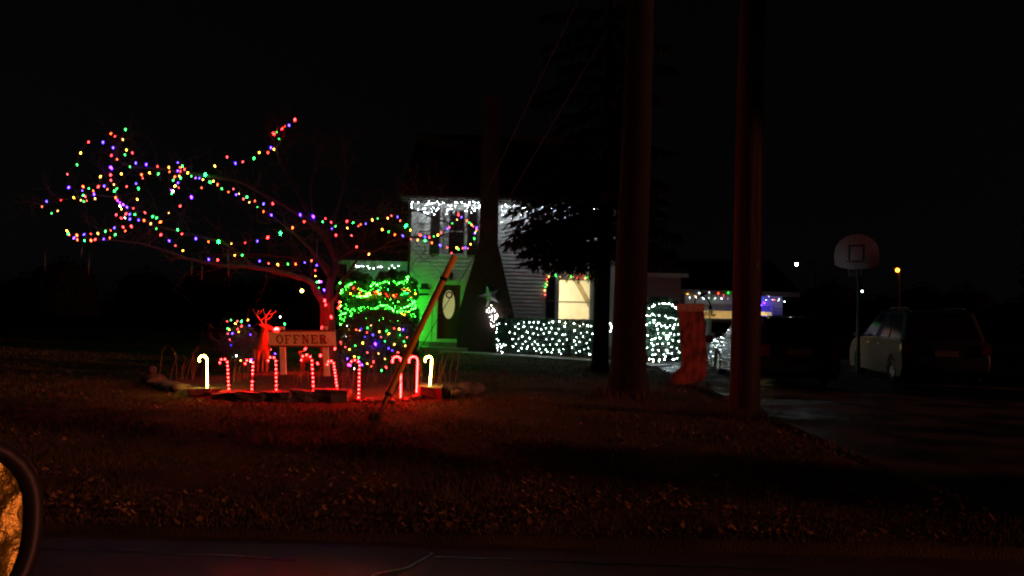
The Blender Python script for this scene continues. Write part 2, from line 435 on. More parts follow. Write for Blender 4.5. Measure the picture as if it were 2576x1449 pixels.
# road: a slightly crowned sheet with a ragged edge
def road_edge(x): return 5.50 + 0.012 * x * -1 + 0.06 * noise.noise(Vector((x * 0.8, 0, 7))) + 0.02 * noise.noise(Vector((x * 5, 0, 9)))
rd = MB()
xs = np.linspace(-40, 40, 321)
for i, x in enumerate(xs):
    x = float(x); e = road_edge(x)
    for y, z in ((-7.5, -0.05), (1.5, -0.012), (4.2, -0.034), (e, -0.05)):
        rd.v.append((x, y, z))
for i in range(len(xs) - 1):
    for k in range(3):
        a = i * 4 + k
        rd.f.append((a, a + 4, a + 5, a + 1)); rd.mi.append(0)
road = rd.build('road', M['asphalt'], smooth=True); tag(road, kind='structure')
# tarred cracks crossing the lane
def crack(pts, w):
    b = MB(); path = []
    for i in range(len(pts) - 1):
        for k in range(8):
            t = k / 8; path.append((pts[i][0] * (1 - t) + pts[i+1][0] * t, pts[i][1] * (1 - t) + pts[i+1][1] * t))
    path.append(pts[-1])
    vs = []
    for i, (x, y) in enumerate(path):
        a = path[max(i-1, 0)]; c = path[min(i+1, len(path)-1)]
        t = Vector((c[0]-a[0], c[1]-a[1])).normalized(); n = Vector((-t.y, t.x))
        j = 0.05 * noise.noise(Vector((x * 6, y * 6, 2))); ww = w * (0.6 + 0.8 * abs(noise.noise(Vector((x * 9, y * 9, 5)))))
        zz = -0.012 - 0.0083 * (y - 1.5) + 0.006
        if y > 4.2: zz = -0.034 - 0.0138 * (y - 4.2) + 0.006
        vs += [(x + n.x * (j + ww), y + n.y * (j + ww), zz), (x + n.x * (j - ww), y + n.y * (j - ww), zz)]
    b.add(vs, [(2*i, 2*i+1, 2*i+3, 2*i+2) for i in range(len(path) - 1)])
    return b.build('tar_seam', M['tar'], road)
crack([(-0.45, 5.25), (-0.62, 4.95), (-0.82, 4.72), (-0.78, 4.5), (-1.1, 4.1), (-1.2, 3.2)], 0.025)
crack([(-0.45, 5.2), (0.6, 5.12), (1.8, 5.1)], 0.018)
crack([(-3.4, 5.15), (-2.2, 5.1), (-1.3, 5.05)], 0.015)

# lawn: bumpy sheet, sunk under the drive and the walk
nx, ny = 150, 130
gx = np.linspace(-24, 24, nx); gy = np.linspace(0, 1, ny) ** 1.35 * 36 + 5.45
X, Y = np.meshgrid(gx, gy)
Dm = inpoly(X, Y, [(p[0] + (-0.12 if p[0] < 8 else 0.12), p[1]) for p in DRIVE]); Wm = inpoly(X, Y, strip_poly(WALK_C, 0.75))
lv = []
for j in range(ny):
    for i in range(nx):
        x, y = float(X[j, i]), float(Y[j, i])
        if j == 0: y = road_edge(x) - 0.02
        z = bump(x, y)
        if j == 0: z = -0.06
        elif j == 1: z -= 0.015
        if Dm[j, i]: z = -0.07
        elif Wm[j, i]: z = min(z, -0.02)
        lv.append((x, y, z))
b = MB(); b.v = lv
for j in range(ny - 1):
    for i in range(nx - 1):
        a = j * nx + i; b.f.append((a, a + 1, a + nx + 1, a + nx)); b.mi.append(0)
tag(b.build('lawn', M['lawn'], smooth=True), kind='structure')

b = MB(); n = len(DRIVE)
b.add([(x, y, 0.0) for x, y in DRIVE] + [(x, y, -0.08) for x, y in DRIVE], [tuple(range(n))[::-1]] + [(i, (i+1) % n, n + (i+1) % n, n + i) for i in range(n)])
tag(b.build('driveway', M['wet_asphalt']), kind='structure')
walk_root = thing('walkway', (0, 26.9, 0), 'pale concrete walk', 'path'); del walk_root['label'], walk_root['category']; walk_root['kind'] = 'structure'
cw = catmull([(x, y, 0) for x, y in WALK_C], 2)
for a, c in zip(cw, cw[1:]):
    t = (c - a).normalized(); nrm = Vector((-t.y, t.x, 0)) * 0.47; a2 = a + t * 0.012; c2 = c - t * 0.012
    bb = MB(); q = [a2 + nrm, a2 - nrm, c2 - nrm, c2 + nrm]
    bb.add([(p.x, p.y, 0.035) for p in q] + [(p.x, p.y, -0.05) for p in q], [(0,1,2,3),(4,7,6,5),(0,4,5,1),(1,5,6,2),(2,6,7,3),(3,7,4,0)])
    bb.build('paving_slab', M['concrete'], walk_root)

# planted bed: a mound of bark mulch
b = MB(); rings, seg = 14, 64
b.v.append((BED_C[0], BED_C[1], bed_z(*BED_C)))
for r in range(1, rings + 1):
    for s in range(seg):
        th = 2 * math.pi * s / seg; rr = r / rings * 1.02
        x = BED_C[0] + BED_A * rr * math.cos(th); y = BED_C[1] + BED_B * rr * math.sin(th)
        z = (bed_z(x, y) if r < rings else -0.05) + 0.025 * noise.noise(Vector((x * 3, y * 3, 1)))
        b.v.append((x, y, z))
for s in range(seg):
    b.f.append((0, 1 + s, 1 + (s + 1) % seg)); b.mi.append(0)
for r in range(rings - 1):
    for s in range(seg):
        a = 1 + r * seg + s; c = 1 + r * seg + (s + 1) % seg
        b.f.append((a, a + seg, c + seg, c)); b.mi.append(0)
tag(b.build('flower_bed', M['mulch'], smooth=True), kind='structure')

# grass blades and fallen leaves
def scatter(n, y0, y1, power=1.0):
    y = y0 + (y1 - y0) * rng.uniform(0, 1, n) ** power
    x = rng.uniform(-0.70, 0.70, n) * (y + 1.0)
    ok = ~inpoly(x, y, DRIVE) & ~inpoly(x, y, WALK) & (bed_r(x, y) > 1.0) & ~((y > 28.0) & (x > -7) & (x < 6.5))
    return x[ok], y[ok]
gxs, gys, gh, gw = [], [], [], []
for nn, y0, y1, h, w in ((60000, 5.56, 9.0, 0.055, 0.004), (34000, 9.0, 15.0, 0.07, 0.007), (22000, 15.0, 29.0, 0.075, 0.011)):
    x, y = scatter(nn, y0, y1); gxs.append(x); gys.append(y)
    gh.append(np.full(len(x), h)); gw.append(np.full(len(x), w))
x = np.concatenate(gxs); y = np.concatenate(gys); h = np.concatenate(gh); w = np.concatenate(gw)
clump = np.array([0.65 + 0.9 * max(-0.4, noise.noise(Vector((a * 0.9, c * 0.9, 11)))) for a, c in zip(x, y)])
h = h * clump * rng.uniform(0.5, 1.4, len(x))
z = np.array([bump(a, c) for a, c in zip(x, y)]) - 0.004
ang = rng.uniform(0, 2 * np.pi, len(x)); lean = rng.uniform(0.1, 1.1, len(x)) * h; la = rng.uniform(0, 2 * np.pi, len(x))
dx, dy = np.cos(ang) * w, np.sin(ang) * w
T = np.stack([np.stack([x - dx, y - dy, z], 1), np.stack([x + dx, y + dy, z], 1), np.stack([x + np.cos(la) * lean, y + np.sin(la) * lean, z + h], 1)], 1)
tb_ = []
for (cx_, cy_, rr0, nn) in ((P(1872, 1046, 12.2).x, 12.2, 0.24, 420), (P(1578, 995, 15).x, 15.0, 0.46, 500), (P(1509, 935, 21).x, 21.0, 0.3, 250), (P(1740, 965, 17.4).x, 17.4, 0.3, 200), (P(941, 1057, 10.96).x, 10.96, 0.05, 120)):
    a = rng.uniform(0, 2 * np.pi, nn); r0 = rr0 * rng.uniform(0.95, 1.5, nn); bx_ = cx_ + r0 * np.cos(a); by_ = cy_ + r0 * np.sin(a); hh_ = rng.uniform(0.06, 0.22, nn); l_ = rng.normal(0, 0.05, (nn, 2)); pa = rng.uniform(0, 6.28, nn)
    tb_.append(np.stack([np.stack([bx_ - 0.006 * np.cos(pa), by_ - 0.006 * np.sin(pa), 0 * bx_], 1), np.stack([bx_ + 0.006 * np.cos(pa), by_ + 0.006 * np.sin(pa), 0 * bx_], 1), np.stack([bx_ + l_[:, 0], by_ + l_[:, 1], hh_], 1)], 1))
T = np.concatenate([T] + tb_)
tag(tri_mesh('grass', T, M['grass']), 'short winter grass covering the front lawn', 'grass', kind='stuff')

def leaf_pts(n, y0, y1, power, size):
    x, y = scatter(n, y0, y1, power)
    z = np.array([bump(a, c) for a, c in zip(x, y)]) + rng.uniform(0.015, 0.06, len(x))
    m = len(x); a = rng.uniform(0, 2 * np.pi, m); s = size * rng.uniform(0.5, 1.3, m)
    ux = np.stack([np.cos(a), np.sin(a), rng.uniform(-0.7, 0.7, m)], 1) * s[:, None]
    uy = np.stack([-np.sin(a), np.cos(a), rng.uniform(-0.7, 0.7, m)], 1) * (s * 0.6)[:, None]
    p = np.stack([x, y, z], 1)
    cup = np.stack([0 * s, 0 * s, s * rng.uniform(0.1, 0.5, m)], 1)
    return np.stack([p - ux + cup, p - ux * 0.2 - uy, p + ux * 0.5 - uy * 0.6, p + ux + cup, p + ux * 0.4 + uy * 0.7, p - ux * 0.3 + uy], 1)
def clumped(T, thr):
    k = np.array([noise.noise(Vector((t[0, 0] * 0.9, t[0, 1] * 1.6, 4))) + 0.5 * noise.noise(Vector((t[0, 0] * 3, t[0, 1] * 3, 8))) for t in T])
    return T[k > thr - rng.uniform(0, 0.5, len(T))]
LT = np.concatenate([clumped(leaf_pts(4200, 5.6, 7.4, 1.0, 0.024), 0.30), clumped(leaf_pts(1500, 7.2, 12, 1.0, 0.028), 0.42), clumped(leaf_pts(700, 12, 20, 1.0, 0.036), 0.35)])
tag(tri_mesh('leaf_litter', LT, M['litter']), 'brown fallen leaves scattered through the grass', 'leaves', kind='stuff')

# unseen evergreens added to shade lawn strip, house and drive; far woods behind
ev = MB()
spots = [(1.9, 20.6, 0.95), (13.75, 20.4, 0.95), (14.55, 21.0, 0.72)] + [(17.6 + 1.75 * k, 21.2 + 0.55 * k, 1.35) for k in range(16)]
spots += [(66 + random.uniform(0, 8), -88 + 3.4 * k, 3.2) for k in range(52)]
for (ty, tx, rad_) in spots:
    far_ = ty > 60; hgt = (random.uniform(16.5, 18.5) if 17 < ty < 30 else random.uniform(12.5, 14.5)) if not far_ else random.uniform(3, 5)
    ev.lathe([(0, 0.0), (0.16, 0.0), (0.14, 0.1 if far_ else 0.5), (rad_ * 0.86, 0.15 if far_ else 0.55), (rad_ * 0.8, hgt * 0.55), (rad_ * (0.62 if far_ else 0.35), hgt * 0.85), (0, hgt)], 10, M=Matrix.Translation((tx, ty, -0.1)))
    k_ = 300 if far_ else 1300; hh = rng.uniform(0.02, 1, k_); aa = rng.uniform(0, 2 * np.pi, k_); rr_ = rad_ * np.interp(hh, [0, 0.55, 0.85, 1], [0.95, 0.9, 0.45, 0.05]) * rng.uniform(0.85, 1.1, k_)
    for qd in leafcloud(np.stack([tx + rr_ * np.cos(aa), ty + rr_ * np.sin(aa), 0.3 + hh * hgt], 1), 0.16 if not far_ else 0.11): ev.add(qd, [(0, 1, 2, 3)])
tx, ty = 20.6, 6.7       # added unseen tree: its crown shades the upper part of the utility pole
ev.tube([(tx, ty, -0.2), (tx, ty, 9)], [0.22, 0.14], 8)
for _ in range(2600):
    u = rng.normal(size=3); u /= np.linalg.norm(u); qd = leafcloud(np.array([[tx, ty, 11.5]]) + u * np.array([1.7, 1.7, 3.9]) * rng.uniform(0.4, 1.0), 0.15)[0]; ev.add(qd, [(0, 1, 2, 3)])
tag(ev.build('shade_row_far_woods', M['woods']), 'unseen shade trees added at the right and dark woods far behind', 'woods', kind='stuff')

# ================================================================== THE HOUSE
WY = 29.0
def fx(x, y, Y=WY): return P(x, y, Y).x
def fz(x, y, Y=WY): return P(x, y, Y).z
HX0, HX1, HZ = fx(1032, 690), fx(1566, 690), 5.36
house = thing('house', (1.0, WY, 0), 'two storey white clapboard house with brick chimney and lit window', 'house')
_board = {}
def clapboard(x0, x1, z, parent, h=0.137, y=WY, mt='siding'):
    L = round(x1 - x0, 2); k = (L, mt)
    if k not in _board:
        bb = MB()
        pr = [(0.0, 0.0), (-0.044, 0.0), (-0.044, 0.010), (-0.005, h + 0.012), (0.0, h + 0.012)]
        n = len(pr)
        vs = [(0, a, c) for a, c in pr] + [(L, a, c) for a, c in pr]
        bb.add(vs, [tuple(range(n)), tuple(range(2*n - 1, n - 1, -1))] + [(i, n + i, n + (i+1) % n, (i+1) % n) for i in range(n)])
        me = bpy.data.meshes.new('clapboard'); me.from_pydata(bb.v, [], bb.f); me.materials.append(M[mt]); me.update(); _board[k] = me
    inst(_board[k], 'clapboard', parent, (x0, y + random.uniform(-0.0015, 0.0015), z))
def boards(x0, x1, z0, z1, openings, parent, y=WY, h=0.137, mt='siding'):
    n = int((z1 - z0) / h)
    for i in range(n):
        za = z0 + i * h
        cuts = sorted((a, c) for a, c, lo, hi in openings if za + h > lo + 0.01 and za < hi - 0.01)
        x = x0
        for a, c in cuts:
            if a > x + 0.03: clapboard(x, a, za, parent, h, y, mt)
            x = max(x, c)
        if x1 > x + 0.03: clapboard(x, x1, za, parent, h, y, mt)

# openings (x0, x1, z0, z1)
LW = (fx(1403, 760), fx(1486, 760), 0.92, fz(1445, 702))           # the lit window
UWn = (fx(1114, 580), fx(1170, 580), fz(1140, 640), fz(1140, 526))   # upper window
DR = (fx(1101, 780), fx(1157, 780), 0.42, fz(1128, 716))            # front door
CHX0, CHX1 = fx(1203, 640), fx(1258, 640)
boards(HX0 + 0.1, HX1 - 0.1, 0.32, HZ - 0.06, [LW, UWn, DR, (CHX0 - 0.02, CHX1 - 0.25, 0, 9)], house)
# wall core with the window openings left open
w = MB()
def wall_with_holes(w, x0, x1, z0, z1, holes, ya, yb):
    xs = sorted({x0, x1, *[h[0] for h in holes], *[h[1] for h in holes]}); zs = sorted({z0, z1, *[h[2] for h in holes], *[h[3] for h in holes]})
    for a, c in zip(xs, xs[1:]):
        for lo, hi in zip(zs, zs[1:]):
            mx, mz = (a + c) / 2, (lo + hi) / 2
            if any(h[0] < mx < h[1] and h[2] < mz < h[3] for h in holes): continue
            w.box((a, ya, lo), (c, yb, hi))
wall_with_holes(w, HX0, HX1, 0.3, HZ, [LW, UWn, DR], WY, WY + 0.14)
w.box((HX0, WY + 0.14, 0.3), (HX0 + 0.14, 37.0, HZ)); w.box((HX1 - 0.14, WY + 0.14, 0.3), (HX1, 37.0, HZ)); w.box((HX0, 37.0, 0.3), (HX1, 37.14, HZ))
w.build('wall', M['siding'], house)
f = MB(); f.box((HX0 - 0.02, WY - 0.03, -0.2), (HX1 + 0.02, 37.1, 0.3)); f.build('foundation', M['concrete'], house)
for cx in (HX0 - 0.005, HX1 - 0.105):
    c = MB(); c.box((cx, WY - 0.052, 0.3), (cx + 0.11, WY + 0.0, HZ)); c.build('corner_board', M['trim'], house)
# roof: two slopes, fascia, soffit, gutter
EY, RZ = WY - 0.66, 8.6
r = MB()
r.prism([(EY - 0.05, HZ + 0.12), (33.1, RZ), (41.2 - WY + 25.0 + 0.4, HZ + 0.12), (41.2 - WY + 25.0 + 0.4, HZ + 0.22), (33.1, RZ + 0.12), (EY - 0.05, HZ + 0.22)], HX1 - HX0 + 0.7, origin=(HX0 - 0.35, 0, 0), ux=(0, 1, 0), uy=(0, 0, 1))
roof = r.build('roof', M['roof'], house)
g = MB(); g.prism([(WY, HZ), (37.0, HZ), (33.1, RZ - 0.06)], 0.14, origin=(HX0, 0, 0), ux=(0, 1, 0)); g.build('gable', M['siding'], house)
g = MB(); g.prism([(WY, HZ), (37.0, HZ), (33.1, RZ - 0.06)], 0.14, origin=(HX1 - 0.14, 0, 0), ux=(0, 1, 0)); g.build('gable', M['siding'], house)
fa = MB(); fa.box((HX0 - 0.3, EY, HZ - 0.06), (HX1 + 0.3, EY + 0.03, HZ + 0.11)); fa.build('fascia', M['dark_trim'], house)
so = MB(); so.box((HX0 - 0.3, EY + 0.03, HZ - 0.05), (HX1 + 0.3, WY - 0.035, HZ - 0.03)); so.build('soffit', M['dark_trim'], house)
gu = MB(); gu.prism([(0, 0), (-0.09, 0.02), (-0.11, 0.10), (-0.10, 0.10), (-0.08, 0.03), (0, 0.012)], HX1 - HX0 + 0.6, origin=(HX0 - 0.3, EY - 0.004, HZ), ux=(0, 1, 0)); gu.build('gutter', M['dark_trim'], house)
ds = MB(); ds.tube([(HX0 - 0.06, EY - 0.03, HZ), (HX0 - 0.06, WY - 0.07, HZ - 0.35), (HX0 - 0.06, WY - 0.07, 0.15)], 0.045, 6); ds.build('downspout', M['shutter'], house)

def frame_window(o, parent, lit=False, shutters=(True, True), curtain=False, mid=True):
    x0, x1, z0, z1 = o
    win = MB()
    for a in ((x0 - 0.10, x0, z0 - 0.04, z1 + 0.10), (x1, x1 + 0.10, z0 - 0.04, z1 + 0.10)):
        win.box((a[0], WY - 0.055, a[2]), (a[1], WY + 0.0, a[3]))
    win.box((x0, WY - 0.055, z1), (x1, WY, z1 + 0.10)); win.box((x0 - 0.13, WY - 0.06, z0 - 0.08), (x1 + 0.13, WY, z0 - 0.04)); win.box((x0, WY - 0.055, z0 - 0.04), (x1, WY, z0))
    wo_ = win.build('window', M['trim'], parent)
    zm = (z0 + z1) / 2 + (0.02 if not lit else (fz(1445, 760) - (z0 + z1) / 2))
    for (za, zb, yy) in ((z0 + 0.002, zm + 0.02, WY + 0.05), (zm - 0.02, z1 - 0.002, WY + 0.025)):
        s = MB()
        for a in ((x0 + 0.002, x0 + 0.045, za, zb), (x1 - 0.045, x1 - 0.002, za, zb), (x0 + 0.045, x1 - 0.045, za, za + 0.04), (x0 + 0.045, x1 - 0.045, zb - 0.04, zb)):
            s.box((a[0], yy, a[2]), (a[1], yy + 0.02, a[3]))
        so_ = s.build('sash', M['sash_backlit'], wo_)
        p = MB(); p.box((x0 + 0.045, yy + 0.008, za + 0.04), (x1 - 0.045, yy + 0.012, zb - 0.04))
        p.build('pane', M['pane'] if lit else M['darkpane'], wo_)
    if curtain:
        c = MB(); nseg = 10
        for k in range(nseg):
            xa = x0 + 0.04 + k * 0.018
            c.box((xa, WY + 0.005 + 0.003 * (k % 2), z0 + 0.05), (xa + 0.017, WY + 0.012 + 0.003 * (k % 2), z1 - 0.05))
        c.build('blind', M['curtain'], wo_)
    return wo_
def shutter(x0, x1, z0, z1, parent):
    s = MB()
    for a in ((x0, x0 + 0.05, z0, z1), (x1 - 0.05, x1, z0, z1), (x0 + 0.05, x1 - 0.05, z0, z0 + 0.07), (x0 + 0.05, x1 - 0.05, z1 - 0.07, z1), (x0 + 0.05, x1 - 0.05, (z0+z1)/2 - 0.035, (z0+z1)/2 + 0.035)):
        s.box((a[0], WY - 0.085, a[2]), (a[1], WY - 0.046, a[3]))
    so_ = s.build('shutter', M['shutter'], parent)
    z = z0 + 0.08
    rot = Matrix.Rotation(R(35), 3, 'X')
    me = None
    while z < z1 - 0.1:
        if abs(z - (z0+z1)/2) > 0.05:
            if me is None:
                q = MB(); q.box((-(x1-x0)/2 + 0.052, -0.004, -0.028), ((x1-x0)/2 - 0.052, 0.004, 0.028), rot=rot)
                me = bpy.data.meshes.new('slat'); me.from_pydata(q.v, [], q.f); me.materials.append(M['shutter']); me.update()
            inst(me, 'slat', so_, ((x0+x1)/2, WY - 0.066, z))
        z += 0.055
frame_window(LW, house, lit=True)
shutter(fx(1373, 760), fx(1396, 760), LW[2], LW[3] + 0.05, house)
shutter(fx(1493, 760), fx(1516, 760), LW[2], LW[3] + 0.05, house)
frame_window(UWn, house, curtain=True)
shutter(fx(1083, 580), fx(1107, 580), UWn[2], UWn[3] + 0.06, house)
shutter(fx(1176, 580), fx(1201, 580), UWn[2], UWn[3] + 0.06, house)

# room behind the lit window
rm = MB()
rx0, rx1, ry0, ry1, rz0, rz1 = LW[0] - 1.1, LW[1] + 1.0, WY + 0.15, WY + 3.0, 0.32, 2.75
rm.box((rx0, ry1, rz0), (rx1, ry1 + 0.1, rz1)); rm.box((rx0 - 0.1, ry0, rz0), (rx0, ry1, rz1)); rm.box((rx1, ry0, rz0), (rx1 + 0.1, ry1, rz1))
rm.box((rx0, ry0, rz1), (rx1, ry1, rz1 + 0.1)); rm.box((rx0, ry0, rz0 - 0.05), (rx1, ry1, rz0 - 0.01))
rm.build('room', M['roomwall'], house)
st = MB()   # stair stringer and rail climbing across the back of the room
a = P(1450, 706, WY + 1.6); c = P(1498, 792, WY + 1.6)
t = (c - a).normalized(); nrm = Vector((-t.z, 0, t.x)) * 0.09
a2 = a - t * 0.5; c2 = c + t * 0.6
vs = [a2 + nrm, a2 - nrm, c2 - nrm, c2 + nrm]; vs = vs + [p + Vector((0, 0.06, 0)) for p in vs]
st.add(vs, [(0,3,2,1),(4,5,6,7),(0,1,5,4),(1,2,6,5),(2,3,7,6),(3,0,4,7)])
st.build('stair_rail', M['roomwood'], house)
lampm = MB(); lampm.lathe([(0, 0.12), (0.10, 0.10), (0.16, 0.0), (0.12, -0.10), (0, -0.14)], 14, M=Matrix.Translation((LW[0] - 0.35, WY + 1.3, 2.5)))
lampm.build('ceiling_lamp', em('w', 150), house, smooth=True)

# front door, frame, steps
x0, x1, z0, z1 = DR
d = MB(); d.box((x0, WY + 0.10, z0 - 0.09), (x1, WY + 0.14, z1)); door = d.build('door', M['doorwood'], house)
ov = MB(); oc = P(1129, 766, WY + 0.1); n = 40
ow, oh = (fx(1144.5, 766) - fx(1113.5, 766)) / 2, (fz(1129, 730) - fz(1129, 803)) / 2
ov.prism([(ow * math.cos(2*math.pi*k/n), oh * math.sin(2*math.pi*k/n)) for k in range(n)], 0.006, origin=(oc.x, WY + 0.10, oc.z)); ov.build('oval_glass', M['frosted'], door)
rg = MB(); rg.tube([(oc.x + (ow + 0.01) * math.cos(2*math.pi*k/n), WY + 0.094, oc.z + (oh + 0.01) * math.sin(2*math.pi*k/n)) for k in range(n + 1)], 0.014, 5); rg.build('glass_rim', M['doorwood'], door)
hd = MB(); hd.lathe([(0, 0), (0.03, 0.005), (0.012, 0.02), (0.03, 0.05), (0, 0.07)], 10, M=Matrix.Translation((x0 + 0.07, WY + 0.10, z0 + 0.95)) @ Matrix.Rotation(R(90), 4, 'X')); hd.build('handle', M['tin'], door)
fr = MB()
fr.box((x0 - 0.15, WY - 0.06, z0 - 0.1), (x0 - 0.003, WY + 0.09, z1 + 0.003)); fr.box((x1 + 0.003, WY - 0.06, z0 - 0.1), (x1 + 0.15, WY, z1 + 0.003)); fr.box((x0 - 0.2, WY - 0.08, z1 + 0.003), (x1 + 0.2, WY, z1 + 0.17))
fr.build('door_frame', M['trim'], house)
th = MB(); th.box((x0 - 0.02, WY - 0.16, z0 - 0.09), (x1 + 0.02, WY - 0.02, z0 - 0.004)); th.build('threshold', M['trim'], house)
s1 = MB(); s1.box((x0 - 0.25, WY - 0.62, 0.16), (x1 + 0.25, WY - 0.032, z0 - 0.095)); s1.build('step', M['concrete'], house)
s2 = MB(); s2.box((x0 - 0.5, WY - 1.05, -0.05), (x1 + 0.35, WY - 0.033, 0.158)); s2.build('step', M['concrete'], house)
ln = MB(); c = P(1133, 693, WY - 0.1)
ln.lathe([(0, 0.17), (0.05, 0.13), (0.105, 0.09), (0.09, 0.08), (0.075, -0.12), (0.085, -0.13), (0.03, -0.17), (0, -0.18)], 6, M=Matrix.Translation(c)); ln.box((c.x - 0.03, c.y, c.z - 0.05), (c.x + 0.03, WY - 0.024, c.z + 0.06))
ln.build('porch_lantern', M['black_metal'], house)
cd = MB(); cd.tube([P(1088, 775, WY - 0.03), P(1086, 820, WY - 0.032), P(1085, 862, WY - 0.03)], 0.012, 5); cd.build('cable', M['black_metal'], house)

# chimney: battered brick stack with shoulders, bricks standing proud of the joints
CY0 = 28.2
zt, zb = fz(1204, 606, CY0), fz(1150, 795, CY0)
cl0, cr0 = fx(1206, 606, CY0), fx(1251, 606, CY0); cl1, cr1 = fx(1151, 795, CY0), fx(1294, 795, CY0)
def ch_l(z): return cl1 if z < zb else (cl0 if z > zt else cl1 + (cl0 - cl1) * (z - zb) / (zt - zb))
def ch_r(z): return cr1 if z < zb else (cr0 if z > zt else cr1 + (cr0 - cr1) * (z - zb) / (zt - zb))
CT = 9.1
ch = MB(); ch.prism([(cl1, -0.1), (cr1, -0.1), (cr1, zb), (cr0, zt), (cr0, CT), (cl0, CT), (cl0, zt), (cl1, zb)], -(WY + 0.0 - CY0) + 0.003, origin=(0, CY0 + 0.004, 0))
chim = ch.build('chimney', M['mortar'], house)
BH, BL, J = 0.066, 0.212, 0.011
rest = MB(); bcache = {}; nb = 0; row = 0; z = 0.0
def brick_box(mbx, xa, xb, z, pr):
    mbx.box((xa, CY0 - pr, z), (xb, CY0 + 0.05, z + BH))
while z < CT - BH:
    xl = max(ch_l(z), ch_l(z + BH)); xr = min(ch_r(z), ch_r(z + BH))
    x = xl + 0.002 - (0 if row % 2 == 0 else (BL + J) / 2)
    while x < xr - 0.02:
        xa, xb = max(x, xl + 0.002), min(x + BL, xr - 0.002)
        if xb - xa > 0.03:
            pr = random.uniform(0.004, 0.012)
            if nb < 300:
                L = round(xb - xa, 2)
                k = (L, random.randint(0, 1))
                if k not in bcache:
                    q = MB(); q.box((0, -0.006 - 0.004 * k[1], 0), (L, 0.05, BH)); me = bpy.data.meshes.new('brick'); me.from_pydata(q.v, [], q.f); me.materials.append(M['brick']); me.update(); bcache[k] = me
                inst(bcache[k], 'brick', chim, (xa, CY0 + random.uniform(-0.003, 0.003), z)); nb += 1
            else: brick_box(rest, xa, xb, z, pr)
        x += BL + J
    # the flank bricks seen on the right-hand side
    y = CY0 + 0.06 + (0 if row % 2 else 0.1)
    while y < WY - 0.1 and z > zt:
        rest.box((cr0 - 0.02, y, z), (cr0 + 0.007, min(y + BL, WY - 0.03), z + BH)); y += BL + J
    z += BH + J; row += 1
rest.build('upper_brickwork', M['brick'], chim, kind='stuff')

# low wing set back at the left
wing = thing('house_wing', (-5.2, 30.6, 0), 'low dark wing with white lights under its eave', 'house wing')
WX0 = fx(872, 680, 30.6); WZ = fz(950, 664, 30.6)
q = MB(); q.box((WX0, 30.62, 0), (HX0 - 0.02, 36.5, WZ)); q.build('wall', M['siding_grey'], wing)
boards(WX0, HX0 - 0.03, 0.2, WZ - 0.1, [(fx(925, 740, 30.6), fx(985, 740, 30.6), 1.0, 2.2)], wing, y=30.615, mt='siding_grey')
q = MB(); q.box((fx(925, 740, 30.6), 30.6, 1.0), (fx(985, 740, 30.6), 30.619, 2.2)); q.build('window', M['darkpane'], wing)
q = MB(); q.prism([(30.15, WZ - 0.02), (33.6, WZ + 1.7), (33.6, WZ + 1.82), (30.12, WZ + 0.1)], HX0 - WX0 + 0.25, origin=(WX0 - 0.3, 0, 0), ux=(0, 1, 0)); q.build('roof', M['roof'], wing)
q = MB(); q.box((WX0 - 0.3, 30.09, WZ - 0.07), (HX0 - 0.06, 30.115, WZ + 0.09)); q.build('fascia', M['siding_grey'], wing)

# low link between the house and the garage
link = thing('breezeway', (4.9, 29.9, 0), 'low pale sided breezeway behind the dome shrub and thick trunk', 'breezeway')
BX0, BX1, BY = HX1 + 0.02, fx(1712, 740, 29.8), 29.8
BZ = fz(1660, 694, BY)
q = MB(); q.box((BX0, BY, 0), (BX1, 34.5, BZ)); q.build('wall', M['siding'], link)
boards(BX0, BX1, 0.2, BZ - 0.05, [], link, y=BY)
q = MB(); q.prism([(BY - 0.35, BZ), (32.2, BZ + 1.1), (34.8, BZ), (34.8, BZ + 0.1), (32.2, BZ + 1.2), (BY - 0.35, BZ + 0.1)], BX1 - BX0 + 0.2, origin=(BX0, 0, 0), ux=(0, 1, 0)); q.build('roof', M['roof'], link)
q = MB(); q.box((BX0, BY - 0.38, BZ - 0.06), (BX1 + 0.2, BY - 0.352, BZ + 0.09)); q.build('fascia', M['trim'], link)

# ================================================================== GARAGE with its door half raised
GY = 33.0
gar = thing('garage', (9.4, GY, 0), 'white garage with half raised door and a bright yellow interior', 'garage')
gx0, gx1 = fx(1722, 760, GY), fx(1968, 770, GY); ox0, ox1 = fx(1757, 780, GY), fx(1941, 780, GY)
gz = fz(1850, 741, GY); oz = fz(1800, 766, GY); dz = fz(1800, 782, GY)
q = MB(); q.box((gx0, GY, 0), (ox0, GY + 0.15, gz)); q.box((ox1, GY, 0), (gx1, GY + 0.15, gz)); q.box((ox0, GY, oz), (ox1, GY + 0.15, gz))
q.box((gx0, GY + 0.15, 0), (gx0 + 0.12, GY + 6.5, gz)); q.box((gx1 - 0.12, GY + 0.15, 0), (gx1, GY + 6.5, gz)); q.box((gx0, GY + 6.5, 0), (gx1, GY + 6.6, gz))
q.build('wall', M['siding'], gar)
for hx0, hx1, lo, hi in ((gx0, ox0 - 0.1, 0.1, gz - 0.05), (ox1 + 0.1, gx1, 0.1, gz - 0.05), (ox0 - 0.1, ox1 + 0.1, oz + 0.06, gz - 0.05)):
    boards(hx0, hx1, lo, hi, [], gar, y=GY)
q = MB(); q.box((gx0 + 0.12, GY + 6.38, 0.0), (gx1 - 0.12, GY + 6.49, gz - 0.02)); q.box((gx0 + 0.125, GY + 0.16, 0.0), (gx0 + 0.15, GY + 6.38, gz - 0.02)); q.box((gx1 - 0.15, GY + 0.16, 0), (gx1 - 0.125, GY + 6.38, gz - 0.02)); q.build('inner_lining', M['garagewall'], gar)
q = MB(); q.box((gx0, GY + 0.15, gz), (gx1, GY + 6.6, gz + 0.06)); q.build('ceiling', M['clutter_white'], gar)
